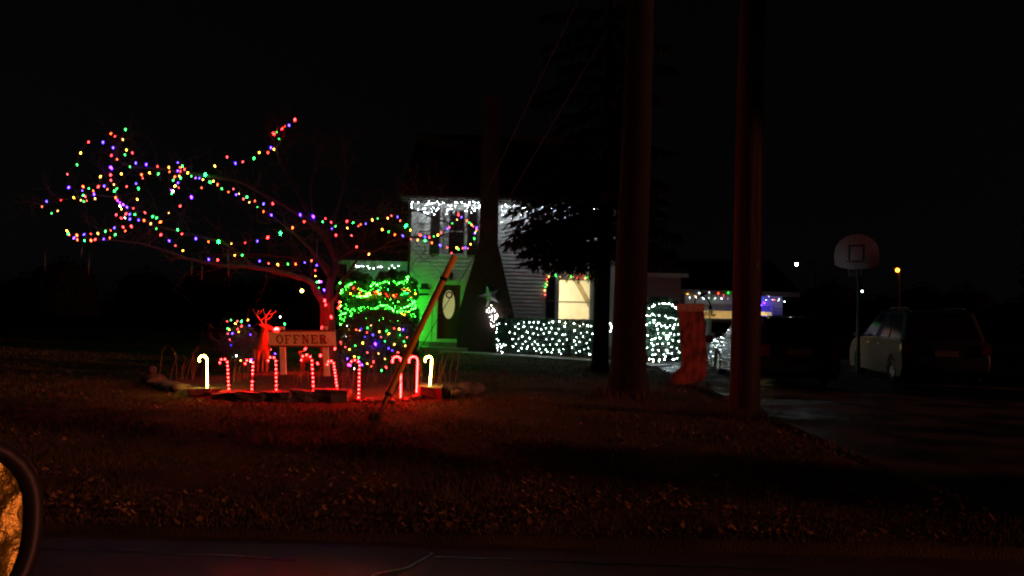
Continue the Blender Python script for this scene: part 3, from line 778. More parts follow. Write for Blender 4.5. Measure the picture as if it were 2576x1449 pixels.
q = MB(); q.box((gx0 + 0.12, GY + 0.0, -0.03), (gx1 - 0.12, GY + 6.5, 0.012)); q.build('floor', M['concrete'], gar)
q = MB(); q.box((ox0 - 0.1, GY - 0.04, 0), (ox0, GY, oz)); q.box((ox1, GY - 0.04, 0), (ox1 + 0.1, GY, oz)); q.box((ox0 - 0.1, GY - 0.04, oz), (ox1 + 0.1, GY, oz + 0.06)); q.build('door_trim', M['trim'], gar)
for k in range(2):
    q = MB(); h2 = (oz - dz + 0.25) / 2
    q.box((ox0 + 0.01, GY + 0.06, dz + k * h2 + 0.006), (ox1 - 0.01, GY + 0.10, dz + (k + 1) * h2))
    for s in range(6):
        wd = (ox1 - ox0 - 0.1) / 6; q.box((ox0 + 0.08 + s * wd, GY + 0.05, dz + k * h2 + 0.05), (ox0 + s * wd + wd, GY + 0.06, dz + (k + 1) * h2 - 0.05))
    q.build('door_panel', M['trim'], gar)
q = MB(); q.prism([(GY - 0.35, gz + 0.06), (GY + 3.3, gz + 1.5), (GY + 6.9, gz + 0.06), (GY + 6.9, gz + 0.16), (GY + 3.3, gz + 1.62), (GY - 0.35, gz + 0.16)], gx1 - gx0 + 0.9, origin=(gx0 - 0.3, 0, 0), ux=(0, 1, 0)); q.build('roof', M['roof'], gar)
for gxx in (gx0, gx1 - 0.12):
    q = MB(); q.prism([(GY, gz + 0.06), (GY + 6.6, gz + 0.06), (GY + 3.3, gz + 1.46)], 0.12, origin=(gxx, 0, 0), ux=(0, 1, 0)); q.build('gable', M['siding'], gar)
q = MB(); q.box((gx0 - 0.3, GY - 0.38, gz - 0.04), (gx1 + 0.6, GY - 0.352, gz + 0.15)); q.build('fascia', M['trim'], gar)
for lx in (ox0 + 0.75, ox0 + 1.55):
    q = MB(); q.box((lx - 0.25, GY + 2.4, gz - 0.14), (lx + 0.25, GY + 3.4, gz - 0.06)); q.build('ceiling_light', em('w', 34.0), gar)
# goods stored in the garage
def thing_box(name, lo, hi, mt, label, cat, lid=None):
    t = thing(name, ((lo[0]+hi[0])/2, (lo[1]+hi[1])/2, lo[2]), label, cat)
    q = MB(); q.box(lo, hi); q.build('body', M[mt], t)
    q = MB(); q.box((lo[0] - 0.012, lo[1] - 0.012, hi[2]), (hi[0] + 0.012, hi[1] + 0.012, hi[2] + 0.03)); q.build('lid', M[lid or mt], t)
    q = MB(); q.box(((lo[0]+hi[0])/2 - 0.08, lo[1] - 0.02, hi[2] - 0.16), ((lo[0]+hi[0])/2 + 0.08, lo[1], hi[2] - 0.12)); q.build('handle', M['black_metal'], t)
sh = thing('storage_shelf', (ox0 + 1.2, GY + 6.1, 0.012), 'shelf rack full of boxes on the lit garage wall', 'shelf')
for lv_ in (0.7, 1.25, 1.62):
    q = MB(); q.box((ox0 + 0.5, GY + 5.9, lv_), (ox0 + 2.0, GY + 6.36, lv_ + 0.03)); q.build('shelf_board', M['roomwood'], sh)
for pxx in (ox0 + 0.47, ox0 + 2.0):
    q = MB(); q.box((pxx, GY + 5.9, 0.012), (pxx + 0.03, GY + 6.36, 1.95)); q.build('upright', M['roomwood'], sh)
for i, (a, wd, hh, mt, lb) in enumerate(((0.55, 0.3, 0.2, 'clutter_white', 'white bin on top shelf beside the upright'), (0.95, 0.35, 0.14, 'cardboard', 'brown carton lying on the top garage shelf'), (1.42, 0.3, 0.24, 'clutter_white', 'tall white bin at the end of the top garage shelf'))):
    thing_box('storage_bin', (ox0 + a, GY + 5.95, 1.651), (ox0 + a + wd, GY + 6.3, 1.651 + hh), mt, lb, 'bin')
thing_box('tall_cabinet', (ox1 - 0.98, GY + 1.0, 0.012), (ox1 - 0.62, GY + 1.6, 1.66), 'clutter_dark', 'dark wooden cabinet inside the garage right of the pole', 'cabinet')
thing_box('tall_cabinet', (ox1 - 0.60, GY + 1.1, 0.012), (ox1 - 0.42, GY + 1.6, 1.58), 'clutter_white', 'narrow pale cabinet between dark ones in the garage', 'cabinet')
thing_box('tall_cabinet', (ox1 - 0.40, GY + 1.0, 0.012), (ox1 - 0.16, GY + 1.6, 1.62), 'clutter_red', 'reddish cabinet by the right garage door post', 'cabinet')

# ================================================================== UTILITY POLE AND ITS GUYS
PB = P(1872, 1046, 12.2); PB.z = 0
pole = thing('utility_pole', PB, 'tall round wooden utility pole standing on the lawn edge', 'utility pole')
q = MB(); zz = np.linspace(-0.3, 13.0, 30)
q.tube([(PB.x + 0.004 * math.sin(z), PB.y, z) for z in zz], [0.225 - 0.0065 * z for z in zz], 20); q.build('shaft', M['pole'], pole, smooth=True)
for k, (zt_, a_) in enumerate(((1.75, -100), (1.55, -95), (2.3, -60))):
    r_ = 0.225 - 0.0065 * zt_; c_ = Vector((PB.x + (r_ + 0.002) * math.cos(R(a_)), PB.y + (r_ + 0.002) * math.sin(R(a_)), zt_))
    q = MB(); q.box((c_.x - 0.035, c_.y - 0.004, zt_ - 0.05), (c_.x + 0.035, c_.y + 0.004, zt_ + 0.05), rot=Matrix.Rotation(R(a_ + 90), 3, 'Z')); q.build('metal_tag', M['guywire'], pole)
q = MB(); q.tube([(PB.x + 0.222 * math.cos(R(-30)), PB.y + 0.222 * math.sin(R(-30)), -0.1), (PB.x + 0.21 * math.cos(R(-30)), PB.y + 0.21 * math.sin(R(-30)), 2.4), (PB.x + 0.15 * math.cos(R(-30)), PB.y + 0.15 * math.sin(R(-30)), 12.0)], 0.012, 6); q.build('ground_wire', M['guywire'], pole)
q = MB(); q.box((PB.x - 1.2, PB.y - 0.22, 12.2), (PB.x + 1.2, PB.y - 0.12, 12.32)); q.build('crossarm', M['pole'], pole)
for k in (-1.1, -0.5, 0.5, 1.1):
    q = MB(); q.lathe([(0, 0.14), (0.03, 0.13), (0.045, 0.08), (0.03, 0.06), (0.05, 0.03), (0.03, 0.0), (0, 0)], 8, M=Matrix.Translation((PB.x + k, PB.y - 0.17, 12.32))); q.build('insulator', M['tube_plastic'], pole)
AN = P(941, 1057, 10.96); AN.z = 0.0
for i, (zt_, lab) in enumerate(((12.0, 'steel guy wire running from the yellow guard up to the pole'), (9.65, 'thinner steel guy wire passing bare beside the yellow guard'))):
    a = AN + Vector((0.03 * i, 0, -0.05)); bpt = Vector((PB.x - 0.12, PB.y, zt_))
    t = thing('guy_wire', (a.x, a.y, 0), lab, 'wire')
    q = MB(); q.tube([a.lerp(bpt, k / 12) for k in range(13)], 0.0055, 5); q.build('strand', M['guywire'], t)
    q = MB(); q.lathe([(0, -0.02), (0.02, -0.02), (0.02, 0.16), (0.0, 0.17)], 8, M=Matrix.Translation(a)); q.build('anchor_eye', M['galv'], t)
    if i == 0: G0, G1 = a, bpt
gdir = (G1 - G0).normalized()
gp = lambda s: G0 + gdir * s
gg = thing('guy_guard', G0, 'yellow plastic guard tube sleeved over the slanting guy wire', 'guy guard')
q = MB(); q.tube([gp(s) for s in (0.28, 0.5, 1.0, 1.5, 2.0, 2.55)], [0.030, 0.042, 0.045, 0.045, 0.045, 0.045], 12); q.build('sleeve', M['yellow'], gg, smooth=True)
for s in (0.42, 2.17):
    q = MB(); q.tube([gp(s), gp(s + 0.045)], 0.054, 12); q.build('clamp', M['black_metal'], gg)

# ================================================================== TREES
def limb(mb, path, r0, r1, sides=6, n=5):
    c = catmull(path, n)
    rr = [r0 + (r1 - r0) * (i / (len(c) - 1)) ** 0.8 for i in range(len(c))]
    c = [p + Vector((random.uniform(-1, 1), random.uniform(-1, 1), random.uniform(-1, 1))) * 0.012 for p in c]
    mb.tube(c, rr, sides); return c, rr

def twigs(mb, p, d, L, r, depth, droop=0.0):
    """bare twig that forks"""
    n = 4; pts = [p]; dd = d.normalized()
    for i in range(n):
        dd = (dd + Vector((random.gauss(0, .22), random.gauss(0, .22), random.gauss(0, .2) + 0.05 - droop))).normalized()
        pts.append(pts[-1] + dd * (L / n))
    mb.tube(pts, [r * (1 - 0.7 * i / n) for i in range(n + 1)], 3 if r < 0.008 else 5, caps=False)
    if depth <= 0: return
    for i in range(1, n + 1):
        for _ in range(random.choice((1, 1, 2))):
            side = Vector((random.gauss(0, 1), random.gauss(0, 1), random.gauss(0.1, 0.8))).normalized()
            twigs(mb, pts[i], (dd * 0.7 + side * 0.8), L * random.uniform(0.42, 0.7), r * 0.55, depth - 1, droop)

# the decorated ornamental tree in the bed
TY = 15.8
tb = P(829, 925, TY); tb.z = bed_z(tb.x, tb.y)
otree = thing('ornamental_tree', tb, 'spreading bare ornamental tree hung with coloured lights in the bed', 'tree')
q = MB(); tr_path = [tb + Vector((0, 0, -0.15)), tb + Vector((0.0, 0, 0.15)), P(826, 870, TY), P(824, 820, TY), P(823, 785, TY), P(822, 760, TY)]
c = catmull(tr_path, 5); rr = [0.19 - 0.055 * min(1, i / (len(c) - 1) * 1.3) for i in range(len(c))]; rr[0] = 0.24; rr[-1] = 0.13
c = [p + Vector((0.02 * noise.noise(p * 4), 0.02 * noise.noise(p * 4 + Vector((5, 0, 0))), 0)) for p in c]
q.tube(c, rr, 12); q.build('trunk', M['bark'], otree, smooth=True)
LIMBS = {
 'a': ([(818,772,15.8),(795,728,15.75),(772,704,15.6),(715,688,15.4),(640,672,15.2),(560,668,15.0),(470,650,14.7),(350,612,14.5),(215,600,14.3)], 0.085, 0.010),
 'b': ([(823,772,15.8),(832,705,15.8),(843,660,15.8),(825,612,15.7),(795,570,15.5),(700,505,15.2),(600,455,15.0),(500,440,14.8),(400,425,14.6),(310,412,14.4),(285,350,14.3)], 0.095, 0.009),
 'c': ([(795,570,15.5),(742,475,15.4),(702,395,15.2),(690,348,15.1),(736,304,15.0)], 0.035, 0.007),
 'd': ([(843,660,15.8),(868,640,15.8),(900,628,15.75),(945,630,15.6),(1000,600,15.5),(1080,596,15.4),(1135,585,15.3),(1192,560,15.2)], 0.045, 0.008),
 'e': ([(843,660,15.8),(848,600,15.9),(880,558,15.9),(960,548,15.8),(1040,530,15.7),(1085,545,15.6),(1145,568,15.5)], 0.045, 0.007),
 'f': ([(640,672,15.2),(560,610,15.0),(440,582,14.8),(350,548,14.6),(300,500,14.5),(278,420,14.4),(312,335,14.4)], 0.035, 0.007),
 'g': ([(838,690,15.8),(790,637,15.6),(738,585,15.4),(690,548,15.3),(600,480,15.2)], 0.05, 0.008),
 'h': ([(828,772,15.8),(852,735,15.9),(868,700,16.1),(905,640,16.4),(930,560,16.6),(985,480,16.7)], 0.055, 0.008),
 'i': ([(832,705,15.8),(800,655,15.3),(760,650,14.9),(650,640,14.5),(520,640,14.2)], 0.04, 0.007),
 'j': ([(300,500,14.5),(240,490,14.3),(170,500,14.2),(105,520,14.1)], 0.015, 0.005),
 'k': ([(825,612,15.7),(850,520,15.9),(870,430,16.0),(860,360,16.1)], 0.04, 0.006),
 'l': ([(795,570,15.5),(780,480,15.8),(800,400,16.0),(810,330,16.2)], 0.03, 0.006),
}
tw = MB()
for k, (pts, r0, r1) in LIMBS.items():
    q = MB(); c, rr = limb(q, [P(*p) for p in pts], r0, r1, 8)
    q.build('limb', M['bark'] if k in 'ah' else M['bark_limb_dim'], otree, smooth=True)
    step = 2
    for i in range(8, len(c) - 1, step):
        d = (c[i + 1] - c[i]).normalized()
        right = c[i].x > -2.6
        for _ in range(3 if (right and k in 'deh') else 2):
            side = Vector((random.gauss(0, 1), random.gauss(0, 1), random.gauss(0.35, 0.7))).normalized()
            twigs(tw, c[i], d * 0.5 + side, random.uniform(0.3, 0.8) * (1.25 if k in 'deh' else 1.0), 0.007, 2 if k in 'deh' else random.choice((1, 2)))
tw.build('twig_mass', M['twig'], otree, kind='stuff')

# big bare trunk between camera and house
def big_tree(base, rad, top, label, lean=0.0, name='tree'):
    t = thing(name, base, label, 'tree')
    q = MB(); hs_ = [-0.3, 0.0, 0.15, 0.5, 1.2, 2.5, 4, 6, 8, top]
    rs = [rad * k for k in (1.75, 1.5, 1.28, 1.12, 1.04, 1.0, 0.96, 0.88, 0.78, 0.45)]
    path = catmull([Vector((base.x + lean * h, base.y, h)) for h in hs_], 4)
    rr = np.interp([p.z for p in path], hs_, rs)
    n0 = len(q.v); q.tube(path, list(rr), 22)
    for i in range(len(q.v)):
        p = Vector(q.v[i]); a = math.atan2(p.y - base.y, p.x - base.x - lean * p.z)
        k = 1 + 0.055 * noise.noise(Vector((math.cos(a) * 3.2, math.sin(a) * 3.2, p.z * 0.35))) + (0.16 * math.sin(a * 5 + 1) * max(0, 0.5 - p.z) if p.z < 0.5 else 0)
        ax = base.x + lean * p.z
        q.v[i] = (ax + (p.x - ax) * k, base.y + (p.y - base.y) * k, p.z)
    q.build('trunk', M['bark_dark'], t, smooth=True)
    cr = MB()
    for i in range(9):
        h = random.uniform(7.6, top); a = random.uniform(0, 6.28); L = random.uniform(2, 3.6)
        p0 = Vector((base.x + lean * h, base.y, h)); d = Vector((math.cos(a), math.sin(a), random.uniform(0.5, 1.1))).normalized()
        pts = [p0, p0 + d * L * 0.4, p0 + d * L * 0.75 + Vector((0, 0, 0.2)), p0 + d * L + Vector((0, 0, 0.7))]
        c, r_ = limb(cr, pts, rad * 0.32, 0.02, 6)
        for j in range(4, len(c), 2): twigs(cr, c[j], d + Vector((random.gauss(0, .6), random.gauss(0, .6), random.gauss(.2, .4))), random.uniform(0.7, 1.5), 0.012, 2)
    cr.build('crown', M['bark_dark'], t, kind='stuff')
    return t
bt = P(1578, 995, 15.0); bt.z = 0
big_tree(bt, 0.295, 13.0, 'thick dark trunked tree between the utility pole and the conifer', lean=0.012, name='shade_tree')

# conifer with drooping boughs in front of the facade
SB = P(1509, 935, 21.0); SB.z = 0
spr = thing('conifer', SB, 'dark conifer with drooping boughs hanging before the lit window', 'tree')
q = MB(); zz = [-0.3, 0.0, 0.3, 1.0, 3.0, 6.0, 9.0, 12.0]
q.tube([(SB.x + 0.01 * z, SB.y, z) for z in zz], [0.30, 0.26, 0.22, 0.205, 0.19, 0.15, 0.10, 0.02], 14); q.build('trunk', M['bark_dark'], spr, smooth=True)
bo = MB(); ND = []
def needles(p, d, n, ln):
    for _ in range(n):
        s = (d * 0.9 + Vector((random.gauss(0, .55), random.gauss(0, .55), random.gauss(-0.25, .4)))).normalized() * ln * random.uniform(0.6, 1.3)
        w_ = s.cross(Vector((random.gauss(0, 1), random.gauss(0, 1), random.gauss(0, 1)))).normalized() * 0.011
        ND.append((p - w_, p + w_, p + s))
def bough(h, az, L, rise, dens=1.0):
    p = Vector((SB.x, SB.y, h)); d = Vector((math.cos(az), math.sin(az), rise)); n = max(7, int(L / 0.2)); pts = [p]
    for i in range(n):
        t = i / n
        d = Vector((math.cos(az) + random.gauss(0, .06), math.sin(az) + random.gauss(0, .06), rise - 0.75 * t + (0.35 if t > 0.8 else 0)))
        pts.append(pts[-1] + d.normalized() * (L / n))
    bo.tube(pts, [0.035 * (1 - 0.85 * i / n) + 0.003 for i in range(n + 1)], 5, caps=False)
    for i in range(2, n + 1):
        base = pts[i]; f = (pts[i] - pts[i - 1]).normalized()
        for s in range(int((9 if i < n else 12) * dens)):
            side = Vector((random.gauss(0, .8), random.gauss(0, .8), -random.uniform(0.35, 1.3))).normalized()
            tl = random.uniform(0.15, 0.55) * (0.6 + 0.4 * math.sin(3.0 * i / n)); m_ = 6
            b0 = base.lerp(pts[i - 1], random.random()); e = b0 + (f * 0.5 + side).normalized() * tl
            bo.tube([b0, e], [0.004, 0.002], 3, caps=False)
            for k in range(m_):
                pp = b0.lerp(e, (k + 0.5) / m_); needles(pp, (e - b0).normalized(), 6, 0.095)
for i in range(64):
    h = 3.0 + i * 0.105
    az = R(90 + 137.5 * i)
    L = 1.9 + random.uniform(-0.3, 0.7) - 0.08 * (h - 3)
    if math.cos(az) > 0.4: L *= 0.85
    if math.cos(az) < -0.2 and 4.25 < h < 6.4 and i % 3: L *= 0.45
    bough(h, az, L, random.uniform(0.0, 0.2), 0.75 if (4.05 < h < 5.6 and math.cos(az) < 0.5) else 1.0)
for h, az, L in ((3.35, 182, 2.1), (3.7, 176, 2.5), (3.95, 186, 2.7), (3.9, 200, 2.3), (3.15, 195, 1.7), (3.0, 210, 1.4), (3.3, 225, 1.5), (3.6, 160, 2.2), (4.0, 190, 1.6), (3.4, 250, 1.2), (3.2, 300, 1.3), (3.3, 340, 1.4), (3.6, 10, 1.6), (3.05, 172, 1.5), (3.2, 188, 1.9), (3.5, 194, 2.3), (4.0, 170, 2.5), (3.8, 184, 2.0), (4.1, 180, 1.8), (3.1, 20, 1.2), (3.3, 5, 1.5), (3.6, 355, 1.4), (4.0, 350, 1.6), (4.4, 5, 1.7), (4.8, 350, 1.6), (5.2, 10, 1.6)):
    bough(h, R(az), L, random.uniform(0.0, 0.12))
for h, az, L in ((4.75, 181, 2.6), (4.95, 174, 2.4), (4.6, 190, 2.7), (5.1, 186, 2.5), (4.35, 183, 2.4), (4.3, 172, 2.2), (4.5, 196, 2.1), (4.7, 184, 1.9), (4.85, 178, 2.2), (5.0, 192, 2.2), (4.4, 178, 2.6), (4.15, 188, 2.5), (2.85, 200, 1.0), (2.8, 215, 0.9)):
    bough(h, R(az), L, 0.05, 0.45)
bo.build('bough', M['bark_dark'], spr, kind='stuff')
tri_mesh('needles', np.array([[tuple(p) for p in t] for t in ND]), M['needle'], spr, kind='stuff')

# ================================================================== SHRUBS
def shrub_points(n, c, rx, ry, rz, power=3.0, flat=0.55, lumps=0.12, seed=0, sq=2.0):
    """points near the skin of a super-ellipsoid standing on the ground"""
    d = rng.normal(size=(n, 3)); d[:, 2] = np.abs(d[:, 2]) * 1.0 - 0.35
    d /= np.linalg.norm(d, axis=1)[:, None]
    k = (np.abs(d[:, 0]) ** sq + np.abs(d[:, 1]) ** sq + np.abs(d[:, 2]) ** sq) ** (-1 / sq)
    lump = np.array([1 + lumps * noise.noise(Vector((v[0] * 3 + seed, v[1] * 3, v[2] * 3))) for v in d])
    r = k * lump * (1 - 0.55 * rng.uniform(0, 1, n) ** power)
    p = d * r[:, None] * np.array([rx, ry, rz]) + np.array(c)
    return p[p[:, 2] > 0.04]

def shrub(name, base, rx, ry, h, n, leaf, mt, label, cat='shrub', sq=2.4, seed=0, stems=9, lumps=0.12, power=2.2):
    t = thing(name, base, label, cat)
    c = (base[0], base[1], base[2] + h * 0.42)
    pts = shrub_points(n, c, rx, ry, h * 0.58, power=power, seed=seed, sq=sq, lumps=lumps)
    pts = pts[pts[:, 2] > base[2] + 0.04]
    tri_mesh('foliage', leafcloud(pts, leaf), M[mt], t, kind='stuff')
    s = MB()
    for i in range(stems):
        a = random.uniform(0, 6.28); rr_ = random.uniform(0.1, 0.75)
        s.tube([(base[0] + random.uniform(-.08, .08), base[1] + random.uniform(-.08, .08), base[2] - 0.1), (base[0] + rx * rr_ * 0.5 * math.cos(a), base[1] + ry * rr_ * 0.5 * math.sin(a), base[2] + h * 0.4), (base[0] + rx * rr_ * math.cos(a), base[1] + ry * rr_ * math.sin(a), base[2] + h * 0.8)], [0.02, 0.014, 0.005], 5)
    s.build('stem', M['shrubtwig'], t)
    return t

# clipped hedge below the window
HX = (fx(1250, 850, 27.6), fx(1497, 850, 27.6)); HYC, HYD = 27.85, 0.33
hz1 = fz(1380, 803, 27.6)
hedge = thing('hedge', ((HX[0]+HX[1])/2, HYC, 0), 'clipped evergreen hedge with white net lights below the lit window', 'hedge')
def box_pts(n, x0, x1, y0, y1, z0, z1):
    p = rng.uniform(size=(n, 3)); f_ = rng.integers(0, 5, n); dep = rng.uniform(0, 1, n) ** 2.5 * 0.30
    for i in range(n):
        if f_[i] in (0, 1): p[i, 1] = 0
    out = np.empty((n, 3)); out[:, 0] = x0 + p[:, 0] * (x1 - x0); out[:, 1] = y0 + p[:, 1] * (y1 - y0); out[:, 2] = z0 + p[:, 2] * (z1 - z0)
    s = f_ <= 2; out[s, 1] = y0 + dep[s]; s = f_ == 3; out[s, 2] = z1 - dep[s]
    s = f_ == 4; side = rng.integers(0, 2, n); out[s & (side == 0), 0] = x0 + dep[s & (side == 0)]; out[s & (side == 1), 0] = x1 - dep[s & (side == 1)]
    out += np.array([[0.05 * noise.noise(Vector((v[0] * 2.5, v[2] * 2.5, v[1])))] * 3 for v in out])
    return out
tri_mesh('foliage', leafcloud(box_pts(15000, HX[0], HX[1], HYC - HYD, HYC + HYD, 0.06, hz1), 0.022), M['boxleaf'], hedge, kind='stuff')
s = MB()
for i in range(14):
    xx = HX[0] + 0.15 + i * (HX[1] - HX[0] - 0.3) / 13
    s.tube([(xx, HYC, -0.05), (xx + random.uniform(-.1, .1), HYC, 0.5), (xx + random.uniform(-.15, .15), HYC - 0.1, hz1 - 0.1)], [0.025, 0.018, 0.006], 5)
s.build('stem', M['shrubtwig'], hedge)

RBx = fx(1665, 830, 25.8)
shrub('round_shrub', (RBx, 25.9, 0), 0.72, 0.68, 2.05, 15000, 0.024, 'boxleaf', 'tall dome shaped evergreen shrub wrapped in white lights beside the stocking', sq=2.8, seed=3, lumps=0.06)
shrub('dark_shrub', (P(950, 870, 18.3).x, 18.3, 0), 0.90, 0.80, 1.42, 13000, 0.022, 'boxleaf', 'rounded dark evergreen shrub dotted with multicoloured lights below the green one', seed=9, sq=2.5)
# tiered yew with green lights behind it
yt = thing('tiered_shrub', (P(950, 800, 27.7).x, 27.7, 0), 'tall loose shrub glowing with rows of green lights beside the door wall', 'shrub')
yx = P(950, 800, 27.7).x
pts = np.concatenate([shrub_points(13000, (yx - 0.02, 27.7, 1.15), 1.34, 0.85, 0.85, seed=21, sq=2.6, lumps=0.15), shrub_points(8000, (yx - 0.72, 27.65, 2.05), 0.66, 0.6, 0.62, seed=33, lumps=0.2), shrub_points(9000, (yx + 0.55, 27.65, 2.05), 0.80, 0.62, 0.72, seed=45, lumps=0.2)])
tri_mesh('foliage', leafcloud(pts, 0.028, aspect=2.3), M['yewleaf'], yt, kind='stuff')
s = MB()
for i in range(14):
    a = random.uniform(0, 6.28)
    s.tube([(yx + random.uniform(-.2, .2), 27.7 + random.uniform(-.2, .2), -0.1), (yx + 0.6 * math.cos(a), 27.7 + 0.4 * math.sin(a), 1.1), (yx + 1.0 * math.cos(a), 27.7 + 0.5 * math.sin(a), 2.3)], [0.03, 0.02, 0.006], 5)
s.build('stem', M['shrubtwig'], yt)
# sparse twiggy bush behind the reindeer
sb = P(606, 905, 17.0); sb.z = bed_z(sb.x, sb.y)
ts = thing('twiggy_bush', sb, 'sparse twiggy bush with a few coloured lights behind the reindeer', 'bush')
q = MB()
for i in range(26):
    a = random.uniform(0, 6.28)
    twigs(q, sb + Vector((random.uniform(-.15, .15), random.uniform(-.15, .15), -0.05)), Vector((math.cos(a) * 0.55, math.sin(a) * 0.5, 1.0)), random.uniform(0.55, 0.95), 0.010, 2)
q.build('branch_mass', M['shrubtwig'], ts, kind='stuff')
lp = shrub_points(1600, (sb.x, sb.y, 0.55), 0.42, 0.4, 0.5, seed=7)
tri_mesh('foliage', leafcloud(lp, 0.018), M['boxleaf'], ts, kind='stuff')
# small bare bush by the chimney carrying the trailing lights
cb = P(1264, 893, 27.2); cb.z = 0
cbt = thing('small_bush', cb, 'small dark bush at the foot of the brick chimney', 'bush')
q = MB()
for i in range(14):
    a = random.uniform(0, 6.28); twigs(q, cb + Vector((0, 0, -0.05)), Vector((math.cos(a) * 0.5, math.sin(a) * 0.4, 1.2)), random.uniform(0.5, 0.9), 0.008, 1)
q.build('branch_mass', M['shrubtwig'], cbt, kind='stuff')
tri_mesh('foliage', leafcloud(shrub_points(1800, (cb.x, cb.y, 0.45), 0.3, 0.25, 0.42, seed=17), 0.02), M['boxleaf'], cbt, kind='stuff')

# dead flower stalks in the bed
def stalks(x, y, Y, n, hmin, hmax, spread, label):
    b0 = P(x, y, Y); b0.z = bed_z(b0.x, b0.y) if float(bed_r(np.float64(b0.x), np.float64(b0.y))) < 1 else 0.0
    t = thing('dry_plant', b0, label, 'dry plant', 'dead flower stalks in the bed')
    for i in range(n):
        s = MB(); p = b0 + Vector((random.uniform(-spread, spread), random.uniform(-spread, spread) * 0.6, -0.05)); h = random.uniform(hmin, hmax); d = Vector((random.gauss(0.05, .13), random.gauss(0, .1), 1))
        pts = [p, p + d * h * 0.5, p + d * h * 0.85 + Vector((random.gauss(0, .03), 0, 0)), p + d * h + Vector((random.gauss(0, .07), 0, 0))]
        s.tube(pts, [0.006, 0.005, 0.004, 0.002], 4)
        s.build('stalk', M['drystalk'], t)
stalks(1115, 975, 14.6, 9, 0.4, 0.85, 0.28, 'tall dead stalks standing right of the white lit cane')
stalks(1055, 975, 14.2, 7, 0.35, 0.7, 0.22, 'dead stalks behind the lit canes at the right end')
stalks(960, 970, 14.6, 7, 0.4, 0.8, 0.3, 'dead stalks below the dark shrub')
stalks(870, 985, 13.9, 8, 0.3, 0.6, 0.18, 'dead stalks beside the right sign post')
stalks(770, 975, 14.0, 8, 0.2, 0.4, 0.25, 'short dead stalks under the name sign')
stalks(600, 975, 14.2, 9, 0.3, 0.5, 0.3, 'dead stalks among the canes in front of the reindeer')
stalks(450, 975, 15.0, 12, 0.35, 0.75, 0.35, 'dead stalks at the dark left end of the bed')

# ================================================================== STONES ROUND THE BED
def rock_mesh(seed, sx, sy, sz, flat=False):
    bm = bmesh.new()
    if flat:
        bmesh.ops.create_cube(bm, size=1.0); bmesh.ops.subdivide_edges(bm, edges=bm.edges[:], cuts=3, use_grid_fill=True)
    else: bmesh.ops.create_icosphere(bm, subdivisions=2, radius=0.55)
    for v in bm.verts:
        k = 1 + (0.24 if flat else 0.36) * noise.noise(v.co * 2.2 + Vector((seed * 3.1, seed, 0)))
        v.co = v.co * k
        if flat: v.co.x += 0.10 * noise.noise(Vector((v.co.y * 3, seed, v.co.x))); v.co.y += 0.12 * noise.noise(Vector((v.co.x * 3, seed + 5, 1)))
        v.co = Vector((v.co.x * sx, v.co.y * sy, v.co.z * sz))
    me = bpy.data.meshes.new('stone'); bm.to_mesh(me); bm.free(); me.materials.append(M['stone'])
    if not flat: me.polygons.foreach_set('use_smooth', [True] * len(me.polygons))
    return me
def stone(x, y, Y, sx, sy, sz, rz, flat, label, seed, z=None, group='stones edging the bed'):
    p = P(x, y, Y); p.z = (sz * 0.36 if z is None else z)
    o = bpy.data.objects.new('edging_slab' if flat else 'edging_rock', rock_mesh(seed, sx, sy, sz, flat)); COL.objects.link(o)
    o.location = p; o.rotation_euler = (random.uniform(-.07, .07), random.uniform(-.07, .07), rz + (random.uniform(-.18, .18) if flat else 0))
    tag(o, label, 'stone', group)
SL = 'flat stone slab laid along the front edge of the bed under the canes'
for i, (x, y, Y, sx, sy, sz, rz) in enumerate(((520,1000,13.35,.50,.36,.13,.1),(578,1004,13.0,.44,.38,.13,-.1),(634,1006,12.85,.40,.36,.14,.05),(700,1006,12.85,.50,.40,.17,.0),(768,1004,12.95,.46,.42,.19,.03),(838,1004,13.0,.52,.46,.22,-.02))):
    stone(x, y, Y, sx, sy, sz, rz, True, SL, i + 1)
stone(1082, 994, 13.75, .46, .42, .25, .1, True, 'thick flat stone block carrying the white lit cane by the rocks', 9)
RKL = ['squat rock touching the block under the white cane', 'pointed rock behind the block under the white cane', 'small rock in front of the right hand rock heap', 'largest rock in the middle of the right hand heap', 'rounded rock near the outer end of the heap', 'outermost rock ending the right hand heap', 'small rock at the back of the heap by the stalks', 'rear rock of the heap toward the lawn']
for i, (x, y, Y, s, rz) in enumerate(((1112,992,13.95,.22,.3),(1128,985,14.2,.28,1.1),(1150,990,14.0,.20,.6),(1162,978,14.5,.30,2.0),(1185,982,14.5,.24,.2),(1200,972,14.9,.24,1.4),(1140,972,14.9,.2,2.2),(1170,968,15.3,.24,.7))):
    stone(x, y, Y, s * 1.25, s, s * 0.8, rz, False, RKL[i], 20 + i)
RL = 'low stone in the dim left edging of the bed'
for i, (x, y, Y, s, rz) in enumerate(((487,998,13.5,.16,.3),(455,995,13.75,.28,1.0),(428,990,13.95,.3,.2),(405,982,14.3,.26,1.9),(392,974,14.7,.3,.8),(385,966,15.2,.3,.5))):
    stone(x, y, Y, s * 1.3, s, s * 0.6, rz, False, RL, 40 + i)
stone(381, 957, 15.2, .16, .16, .17, 0, False, 'small pale round stone sitting above the left edging', 60, z=0.22)
for i, (x, y, Y, s) in enumerate(((900,1008,12.9,.12),(925,1004,13.0,.15),(960,1003,13.0,.11),(985,1006,12.95,.14),(1020,1000,13.2,.13),(1048,996,13.5,.16))):
    stone(x, y, Y, s * 1.4, s, s * 0.6, random.uniform(0, 3), False, 'small rock in the red lit gap of the edging below the canes', 70 + i)

